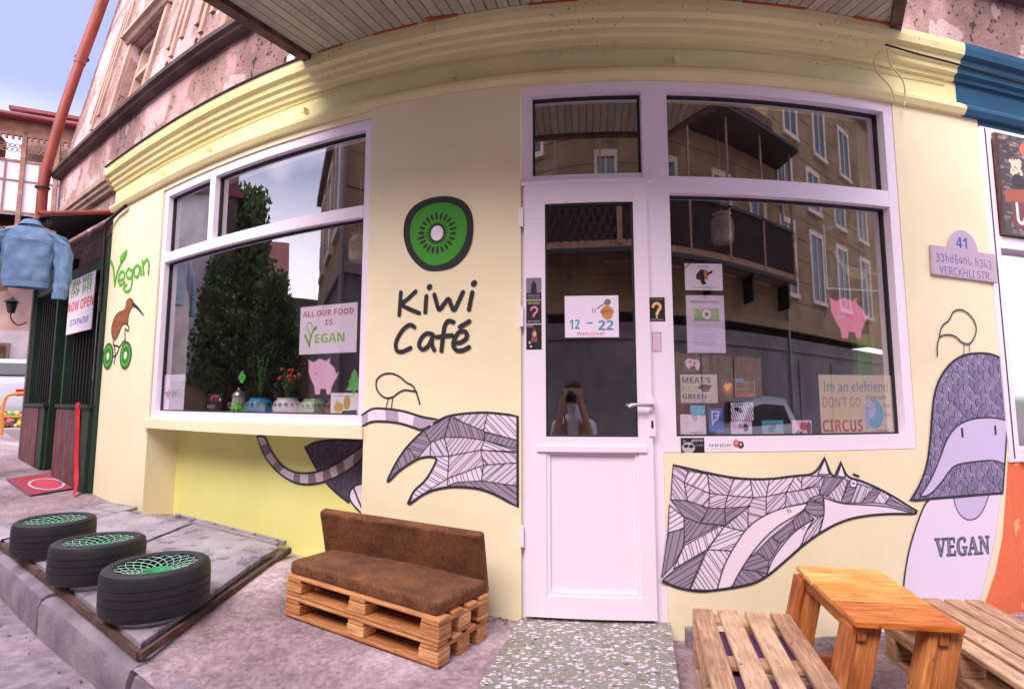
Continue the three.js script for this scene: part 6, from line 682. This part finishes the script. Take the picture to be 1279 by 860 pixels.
// ------------------------------------------------------------------ pots on the window board
function pot(s, R, H, color, label, plant) {
  const v = W(s, 1.006, -.24), t = thing('heart_pot', label, 'pot', v.toArray(), yawAt(s), 'round pots on the window board'); const pr = [[.001, 0], [.5, 0], [.62, .03], [.9, .25], [1, .5], [.92, .74], [.72, .90], [.66, .95], [.72, 1], [.64, 1], [.60, .94], [.5, .9]].map(([r, y]) => new THREE.Vector2(r * R, y * H)); mesh('pot', new THREE.LatheGeometry(pr, 36), std({ color, roughness: .3 }), t);
  const hs = new THREE.Shape(); hs.moveTo(0, -.5); hs.bezierCurveTo(-.6, 0, -.5, .5, -.22, .5); hs.bezierCurveTo(-.05, .5, 0, .35, 0, .28); hs.bezierCurveTo(0, .35, .05, .5, .22, .5); hs.bezierCurveTo(.5, .5, .6, 0, 0, -.5); for (let i = 0; i < 9; i++) { const a = (i - 4) * .42, g = new THREE.ShapeGeometry(hs, 6); g.scale(.028, .03, 1); g.rotateX(-.32); g.translate(0, H * .66, R * .985); g.rotateY(a); mesh('heart_hole', g, M.black, t); }
  mesh('saucer', new THREE.CylinderGeometry(R * .75, R * .6, .012, 24).translate(0, -.0005 + .006, 0), M.paper, t);
  if (plant) { const st = []; for (let i = 0; i < plant.n; i++) { const a = rr(0, 6.28), r = rr(.01, plant.sp), h = rr(.5, 1) * plant.h; st.push(tube([[0, H * .9, 0], [Math.cos(a) * r * .5, H + h * .5, Math.sin(a) * r * .5], [Math.cos(a) * r, H + h, Math.sin(a) * r]], .0028, 6, 4)); for (let k = 0; k < 5; k++) { const g = new THREE.SphereGeometry(.014, 5, 4); g.scale(1, .35, .6); g.rotateZ(rr(-1, 1)); g.rotateY(rr(0, 6)); const q = rr(.3, 1); g.translate(Math.cos(a) * r * q, H + h * q, Math.sin(a) * r * q); st.push(g); } } const f = mesh('foliage', merge(st), std({ color: 0x3f6a30, roughness: .8 }), t); f.userData.kind = 'stuff'; if (plant.flower) { const fl = []; for (let i = 0; i < 12; i++) { const g = new THREE.SphereGeometry(.013, 6, 5); g.translate(rr(-1, 1) * plant.sp, H + plant.h * rr(.45, 1), rr(-.7, .7) * plant.sp); fl.push(g); } const m = mesh('flowers', merge(fl), std({ color: plant.flower, roughness: .6 }), t); m.userData.kind = 'stuff'; } }
}
pot(-2.76, .092, .135, 0x2f93bd, 'blue round pot with heart cut-outs on the window board', { n: 5, sp: .05, h: .34 }); pot(-2.46, .092, .135, 0xd8cdd6, 'white round pot with heart cut-outs holding red flowers', { n: 9, sp: .07, h: .2, flower: 0xc22838 }); pot(-2.20, .085, .13, 0x8fae72, 'green round pot with heart cut-outs on the window board', null); pot(-1.98, .076, .125, 0xd9683a, 'orange round pot with heart cut-outs behind the sticker', null);
{ const v = W(-3.06, 1.006, -.26), t = thing('candle_lantern', 'small clear lantern with an orange base on the window board', 'lantern', v.toArray(), yawAt(-3)); mesh('base', new THREE.CylinderGeometry(.06, .07, .04, 20).translate(0, .02, 0), std({ color: 0xd9713a, roughness: .5 }), t); mesh('glass', new THREE.CylinderGeometry(.042, .048, .10, 20, 1, true).translate(0, .092, 0), std({ color: 0xb9b4b4, roughness: .15 }), t); mesh('lid', new THREE.SphereGeometry(.045, 16, 8, 0, 6.3, 0, 1.57).translate(0, .142, 0), M.steel, t); mesh('knob', new THREE.SphereGeometry(.012, 8, 6).translate(0, .195, 0), M.steel, t);
  const v2 = W(-2.93, 1.006, -.19), c = thing('green_toy', 'bright green spiky toy beside the blue pot', 'toy', v2.toArray()); const gs = [new THREE.SphereGeometry(.042, 14, 10).translate(0, .045, 0)]; for (let i = 0; i < 9; i++) { const k = new THREE.ConeGeometry(.012, .05, 6); k.translate(0, .055, 0); k.rotateZ((i - 4) * .4); k.translate(0, .045, rr(-.015, .015)); gs.push(k); } mesh('toy', merge(gs), std({ color: 0x58b840, roughness: .5 }), c); for (const x of [-.014, .014]) mesh('eye', new THREE.SphereGeometry(.007, 8, 6).translate(x, .055, .04), M.black, c); }
// ------------------------------------------------------------------ across the street: what the glass mirrors
{
  M.stoneTan = std({ ...tinted(0xa98d6c, .3), roughness: .95, bumpMap: bumpRough, bumpScale: .01 }); M.stoneGrey = std({ ...tinted(0x8f8688, .3), roughness: .9 }); M.winDark = std({ color: 0x59616c, roughness: .15 }); M.winFrame = std({ color: 0xcdbfae, roughness: .7 });
  const Z = 6.6, t = thing('balcony_terrace', 'tan stone terrace across the street with a long dark wooden balcony', 'building'), a = (n, g, m, l) => mesh(n, g, m, t, l), g0 = -.4;
  a('ground_floor', box(7, 1.3 + g0 / 2, Z + 2, 30, 3.2, 4), M.stoneGrey); a('cornice', box(7, 3.0, Z - .08, 30, .22, .25), M.stoneTan); a('string_course', box(7, 2.4, Z - .03, 30, .1, .12), M.stoneGrey);
  const wz = Z - .03; const window = (x, y, w, h) => { const f = a('window', merge([box(x - w / 2 - .08, y, wz, .16, h + .3, .14), box(x + w / 2 + .08, y, wz, .16, h + .3, .14), box(x, y + h / 2 + .08, wz, w, .16, .14), box(x, y - h / 2 - .08, wz - .04, w + .4, .12, .22), box(x, y, wz, .07, h, .1)]), M.winFrame); mesh('pane', box(x, y, wz + .01, w, h, .03), M.winDark, f); };
  for (let i = 0; i < 8; i++) a('stone_course', box(7, 3.1 + i * .62 + .30, Z + 2, 30, .60, 4 - (i % 2) * .012), M.stoneTan); for (let i = 8; i < 13; i++) a('stone_course', box(16.4, 3.1 + i * .62 + .30, Z + 2, 11.2, .60, 4 - (i % 2) * .012), M.stoneTan); a('course_joint', box(16.4, 9.4, Z + 2, 11.1, 3.6, 3.94), M.stain); a('eaves', box(16.4, 11.3, Z + 1.9, 11.6, .25, 4.6), M.stain); for (const x of [12.6, 15.4, 18.2]) window(x, 9.3, 1.0, 1.5); a('course_joint', box(7, 5.5, Z + 2, 29.9, 4.9, 3.94), M.stain); a('eaves', box(1.3, 8.2, Z + 1.9, 18.8, .25, 4.6), M.stain);
  
  for (const x of [-3.2, 11.9, 14.5, 17.2, 20]) window(x, 4.9, 1.0, 1.9); for (const x of [-3.2, 11.9, 14.5, 17.2, 20]) window(x, 7.2, 1.0, 1.1); for (const x of [.8, 4, 7.2, 9.6]) window(x, 5.2, .9, 2.2);
  for (const x of [13.2, 16.2]) a('shutter', box(x, 1.0, Z - .04, 1.9, 2.3, .1), M.stoneGrey);
  a('shop_door', box(-2.6, .9, Z - .03, 1.1, 2.4, .1), M.dark); for (const x of [4.6, 6.5, 8.4]) a('roller_shutter', box(x, .9, Z - .03, 1.8, 2.4, .1), M.stuccoTrim);
  // long balcony
  const x0 = -1.6, x1 = 11.0, by = 4.05, bz = Z - 1.25; a('balcony_deck', box((x0 + x1) / 2, by, Z - .62, x1 - x0, .16, 1.3), M.hwood); a('balcony_beam', box((x0 + x1) / 2, by - .12, bz - .02, x1 - x0 + .1, .1, .12), M.black); a('balcony_rail', box((x0 + x1) / 2, by + 1.15, bz, x1 - x0 + .1, .08, .1), M.black);
  M.lattice = std({ ...tinted(0x3c2a26, 3), roughness: .8 }); const bars = []; for (let x = x0; x < x1; x += .155) { for (const s of [-1, 1]) { const g = new THREE.BoxGeometry(.035, 1.25, .02); g.rotateZ(s * .42); g.translate(x, by + .62, bz + s * .012); bars.push(g); } } a('railing_lattice', merge(bars), M.lattice, 'dark criss-cross balcony railing'); a('railing_back', box((x0 + x1) / 2, by + .6, bz + .06, x1 - x0, 1.05, .02), M.lattice);
  for (let x = x0; x <= x1 + .1; x += 2.1) a('balcony_post', box(x, by + 1.6, bz, .1, 3.2, .1), M.hwood); a('balcony_roof', box((x0 + x1) / 2, by + 3.2, Z - .75, x1 - x0 + .6, .08, 1.9), M.black); for (let x = x0; x <= x1; x += 2.5) a('console', box(x, by - .4, Z - .45, .12, .6, .8), M.black);
  single('grey_downpipe', tube([[11.45, 8.0, Z - .15], [11.45, 6, Z - .15], [11.5, 2, Z - .15], [11.5, -.3, Z - .15]], .07, 8, 10), std({ color: 0x7f858c, metalness: .4, roughness: .5 }), 'grey downpipe beside the long balcony across the street', 'pipe');
}
{ // houses seen along the street in the left window
  const t = thing('corner_house', 'tan corner house with a grey shopfront further along the street', 'building', [-9.5, 0, 2.6], .15), a = (n, g, m) => mesh(n, g, m, t);
  a('ground_floor', box(0, 1.4, 0, 7, 3.4, 7), M.stoneGrey); a('cornice', box(0, 3.15, 0, 7.3, .2, 7.3), M.stoneGrey); for (let i = 0; i < 5; i++) a('stone_course', box(0, 3.26 + i * .6 + .3, 0, 7 - (i % 2) * .05, .58, 7 - (i % 2) * .05), M.stoneTan); a('core_wall', box(0, 4.7, 0, 6.9, 3, 6.9), M.stain); a('eaves', box(0, 6.35, 0, 7.5, .2, 7.5), M.stain);
  for (const z of [-2.2, 0, 2.2]) { const f = a('window', merge([box(3.52, 4.9, z - .5, .12, 1.7, .12), box(3.52, 4.9, z + .5, .12, 1.7, .12), box(3.52, 5.8, z, .14, .14, 1.2), box(3.52, 4.0, z, .2, .12, 1.3)]), M.winFrame); mesh('pane', box(3.50, 4.9, z, .06, 1.6, .9), M.winDark, f); }
  for (const x of [-2, .2, 2.2]) { const f = a('window', merge([box(x - .5, 4.9, -3.52, .12, 1.7, .12), box(x + .5, 4.9, -3.52, .12, 1.7, .12), box(x, 5.8, -3.52, 1.2, .14, .14), box(x, 4.0, -3.52, 1.3, .12, .2)]), M.winFrame); mesh('pane', box(x, 4.9, -3.50, .9, 1.6, .06), M.winDark, f); }
  a('downpipe', tube([[3.6, 6.3, -3.6], [3.6, 4, -3.6], [3.6, 0, -3.6]], .08, 6, 10), M.stoneGrey);
}
{
  const t = thing('pale_house', 'pale plastered house with a dark side wall down the street', 'building', [-17, 0, -9.2], -.2), a = (n, g, m) => mesh(n, g, m, t); a('wall', box(0, 3.2, 0, 6, 6.4, 7), M.hwhite); a('side_wall', box(3.08, 4.0, 3.0, .12, 7.6, 1.1), M.stain); a('base', box(0, 1.0, 0, 6.08, 1.1, 7.08), M.stoneTan); a('air_box', box(3.12, 2.6, -.5, .3, .5, .7), M.stoneGrey); a('roof', box(0, 6.5, 0, 6.6, .25, 7.6), M.redroof); for (const z of [-2.2, .6]) { const f = a('window', box(3.04, 4.2, z, .1, 1.4, .9), M.winFrame); mesh('pane', box(3.09, 4.2, z, .03, 1.2, .7), M.winDark, f); }
  const r = thing('red_roof_house', 'small house with a bright red gable roof behind the tree', 'house', [-30, 0, -3.5], .1), sh = new THREE.Shape([[-4, 0], [4, 0], [0, 3]].map(p => new THREE.Vector2(...p))), g = new THREE.ExtrudeGeometry(sh, { depth: 7, bevelEnabled: false }); g.translate(0, 6, -3.5); mesh('wall', box(0, 4, 0, 7, 4.5, 6.6), M.hpink, r); mesh('roof', g, M.redroof, r);
}
{ // a street tree
  const x = -15.5, z = -4.4, gy = along(x) - .3, t = thing('street_tree', 'dark green conical street tree beyond the corner house', 'tree', [x, gy, z]); M.bark = std({ ...tinted(0x4a3c32, 1) }); mesh('trunk', new THREE.CylinderGeometry(.05, .2, 4.6, 9).translate(0, 2.3, 0), M.bark, t);
  const limb = []; for (let i = 0; i < 9; i++) { const a = i * 2.4, h = 1.4 + i * .4, l = 1.7 - i * .14; limb.push(tube([[0, h, 0], [Math.cos(a) * l * .5, h + .25, Math.sin(a) * l * .5], [Math.cos(a) * l, h + .35, Math.sin(a) * l]], .035, 6, 5)); } mesh('limbs', merge(limb), M.bark, t);
  const leaf = new THREE.BufferGeometry(); leaf.setAttribute('position', new THREE.Float32BufferAttribute([0, 0, 0, .05, .06, .02, 0, .16, 0, -.05, .06, .02], 3)); leaf.setAttribute('uv', new THREE.Float32BufferAttribute([0, 0, 1, 0, 1, 1, 0, 1], 2)); leaf.setIndex([0, 1, 2, 0, 2, 3]); leaf.computeVertexNormals();
  const n = 9000, im = new THREE.InstancedMesh(leaf, new THREE.MeshPhysicalMaterial({ color: 0x3f5a2c, roughness: .9, transmission: .3, thickness: 0, side: THREE.DoubleSide }), n), m = new THREE.Matrix4(), q = new THREE.Quaternion(), e = new THREE.Euler(); for (let i = 0; i < n; i++) { const k = (rnd() * 34 | 0), ca = k * 2.4, chh = .9 + k * .13, cr = (1.75 - chh * .30) * (.35 + .65 * ((k * 7) % 5) / 4), r = rr(0, .62) ** .6, b = rr(0, 6.28), p = rr(-1, 1); m.compose(new THREE.Vector3(Math.cos(ca) * cr + Math.cos(b) * r * .7, chh + p * .4, Math.sin(ca) * cr + Math.sin(b) * r * .7), q.setFromEuler(e.set(rr(-1.5, 1.5), rr(0, 6.3), rr(-1.5, 1.5))), new THREE.Vector3(1, 1, 1).multiplyScalar(rr(.8, 1.6))); im.setMatrixAt(i, m); } im.name = 'crown'; shade(im); im.userData.kind = 'stuff'; t.add(im); t.scale.set(1.45, 1.1, 1.45); const t2 = copy(t, 'dark green conical street tree beside the small garage', [-13.2, along(-13.2) - .3, -2.9], 1.3); t2.scale.set(1.2, .62, 1.2); const t3 = copy(t, 'dark green conical street tree against the pale plastered house', [-14.6, along(-14.6) - .3, -5.6], 2.4); t3.scale.set(1.3, .7, 1.3);
  for (const q of [t, t2, t3]) q.userData.group = 'street trees';
}
{ const g = thing('garage', 'low grey garage with a green sheet roof at the bend of the street', 'garage', [-21, along(-21) - .3, -2.2], .05); mesh('wall', box(0, 1.7, 0, 4, 3.4, 7), M.stoneGrey, g); const r = box(0, 0, 0, 4.6, .08, 7.6); r.rotateZ(-.12); r.translate(0, 3.6, 0); mesh('roof', r, std({ ...tinted(0x4f7f62, .6), roughness: .5 }), g); for (const z of [-1.7, 1.7]) mesh('garage_door', box(2.03, 1.2, z, .08, 2.3, 2.4), M.stain, g); }
copy(car, 'silver car parked under the long balcony across the street', [6.6, along(6) - .30, 4.2], .02);
// ------------------------------------------------------------------ the photographer, mirrored in the door
{
  const t = thing('person', 'person in a pale T-shirt and dark trousers holding a camera to the face', 'person', [.02, along(0) - .27, .0]);
  const H0 = along(0) - .27, cy = 1.14 - H0; // lens height above the road
  const J = [], bone = (a, b, r0, r1) => J.push([a, b, r0, r1]), eye = cy + .03, hd = [0, eye + .02, .24], sh = eye - .30;
  bone([0, eye + .05, .235], [0, eye - .02, .22], .098, .088); bone([0, eye - .06, .25], [0, sh + .02, .29], .058, .062); // head, neck
  bone([0, sh - .02, .30], [0, sh - .28, .31], .135, .13); bone([-.10, sh - .03, .30], [.10, sh - .03, .30], .10, .10); bone([0, sh - .28, .31], [0, sh - .5, .33], .13, .145); // trunk
  for (const s of [-1, 1]) { bone([s * .17, sh - .02, .30], [s * .21, sh - .27, .19], .062, .048); bone([s * .21, sh - .27, .19], [s * .085, eye - .055, .085], .046, .032); bone([s * .09, sh - .52, .33], [s * .13, (sh - .5) * .52, .22], .10, .072); bone([s * .13, (sh - .5) * .52, .22], [s * .13, .09, .36], .07, .048); bone([s * .13, .05, .38], [s * .14, .04, .22], .05, .042); }
  const lo = [-.36, -.02, .02], size = [.72, eye + .24, .5], cell = .014, field = (p) => { let d = 1e9; for (const [a, b, r0, r1] of J) { const ba = [b[0] - a[0], b[1] - a[1], b[2] - a[2]], pa = [p[0] - a[0], p[1] - a[1], p[2] - a[2]], h = clamp((pa[0] * ba[0] + pa[1] * ba[1] + pa[2] * ba[2]) / (ba[0] ** 2 + ba[1] ** 2 + ba[2] ** 2)), q = Math.hypot(pa[0] - ba[0] * h, pa[1] - ba[1] * h, pa[2] - ba[2] * h) - mix(r0, r1, h), k = .035, e = clamp(.5 + .5 * (d - q) / k); d = d > 1e8 ? q : mix(d, q, e) - k * e * (1 - e); } return d; };
  const N = Math.ceil(Math.max(...size) / cell) + 4, mc = new MarchingCubes(N, new THREE.MeshBasicMaterial(), false, false, 200000); mc.isolation = 0; const span = N * cell, o = [-span / 2, lo[1] - .02, lo[2] - .1];
  for (let k = 0; k < N; k++) for (let j = 0; j < N; j++) for (let i = 0; i < N; i++) { const p = [o[0] + i * cell, o[1] + j * cell, o[2] + k * cell]; mc.field[i + j * N + k * N * N] = (Math.abs(p[0]) > .4 || p[2] > .6 || p[1] > eye + .22) ? -1 : -field(p); }
  mc.update(); const c = mc.count, P = mc.positionArray, pos = new Float32Array(c * 3), nor = new Float32Array(c * 3), col = new Float32Array(c * 3), skin = [.42, .25, .17], shirt = [.62, .60, .66], trouser = [.05, .055, .08], hair = [.02, .016, .014], shoe = [.03, .03, .03];
  for (let i = 0; i < c; i++) { const x = (P[3 * i] + 1) / 2 * span + o[0], y = (P[3 * i + 1] + 1) / 2 * span + o[1], z = (P[3 * i + 2] + 1) / 2 * span + o[2]; pos.set([x, y, z], 3 * i); nor.set([mc.normalArray[3 * i], mc.normalArray[3 * i + 1], mc.normalArray[3 * i + 2]], 3 * i);
    const fore = y > sh - .24 && Math.abs(x) > .05 && z < .20 && y < eye - .01; let q = y > eye - .09 && z > .12 ? (y > eye + .07 || z > .26 ? hair : skin) : fore ? skin : y > sh - .5 ? shirt : y > .09 ? trouser : shoe; col.set(q, 3 * i); }
  let g = new THREE.BufferGeometry(); g.setAttribute('position', new THREE.BufferAttribute(pos, 3)); g.setAttribute('normal', new THREE.BufferAttribute(nor, 3)); g.setAttribute('color', new THREE.BufferAttribute(col, 3));
  const fing = []; for (const s of [-1, 1]) { const hx = s * .085, hy = eye - .055, hz = .085; const put = (pts, r) => { const q = tube(pts, r, 8, 7); q.deleteAttribute('uv'); const n = q.attributes.position.count, cc = new Float32Array(n * 3); for (let i = 0; i < n; i++) cc.set(skin, 3 * i); q.setAttribute('color', new THREE.BufferAttribute(cc, 3)); fing.push(q.toNonIndexed()); }; put([[hx + s * .01, hy, hz + .005], [hx - s * .005, hy + .03, hz]], .030);
    for (let f = 0; f < 4; f++) put([[hx + s * .005, hy + .045 - f * .019, hz - .008], [hx - s * .012, hy + .050 - f * .019, hz - .030], [hx - s * .040, hy + .052 - f * .019, hz - .032 + f * .002]], .0088 - f * .0004); put([[hx - s * .005, hy - .01, hz + .01], [hx - s * .03, hy - .006, hz + .012], [hx - s * .045, hy + .006, hz + .006]], .0098); }
  g = mergeGeometries([g, ...fing]); const body = mesh('body', g, std({ vertexColors: true, roughness: .85 }), t);
  const nose = new THREE.ConeGeometry(.014, .03, 6); nose.rotateX(-1.2); nose.translate(0, eye + .02, .132); mesh('nose', nose, std({ color: new THREE.Color().setRGB(...skin) }), t); const lips = new THREE.SphereGeometry(.02, 10, 6); lips.scale(1, .35, .4); lips.translate(0, eye - .03, .135); mesh('mouth', lips, std({ color: 0x8a4a44 }), t); for (const s of [-1, 1]) { const e = new THREE.SphereGeometry(.02, 8, 8); e.scale(.4, 1, .7); e.translate(s * .098, eye + .02, .24); mesh('ear', e, std({ color: new THREE.Color().setRGB(...skin) }), t); }
  const k = thing('camera_body', 'black photo camera with a short lens held up by the photographer', 'camera', [.02, 1.14, .055]); mesh('housing', rbox(.13, .09, .05, .012, 3), M.black, k).position.z = .03; mesh('lens_barrel', new THREE.CylinderGeometry(.034, .036, .035, 24, 1, true).rotateX(Math.PI / 2).translate(-.02, 0, -.012), M.black, k); mesh('viewfinder', rbox(.05, .03, .04, .006, 2), M.black, k).position.set(-.01, .055, .03); mesh('strap', tube([[-.062, .03, .03], [-.085, -.10, .06], [-.08, -.25, .12], [-.09, -.3, .18]], .008, 16, 5), M.black, k);
}
renderer.render(scene, camera);
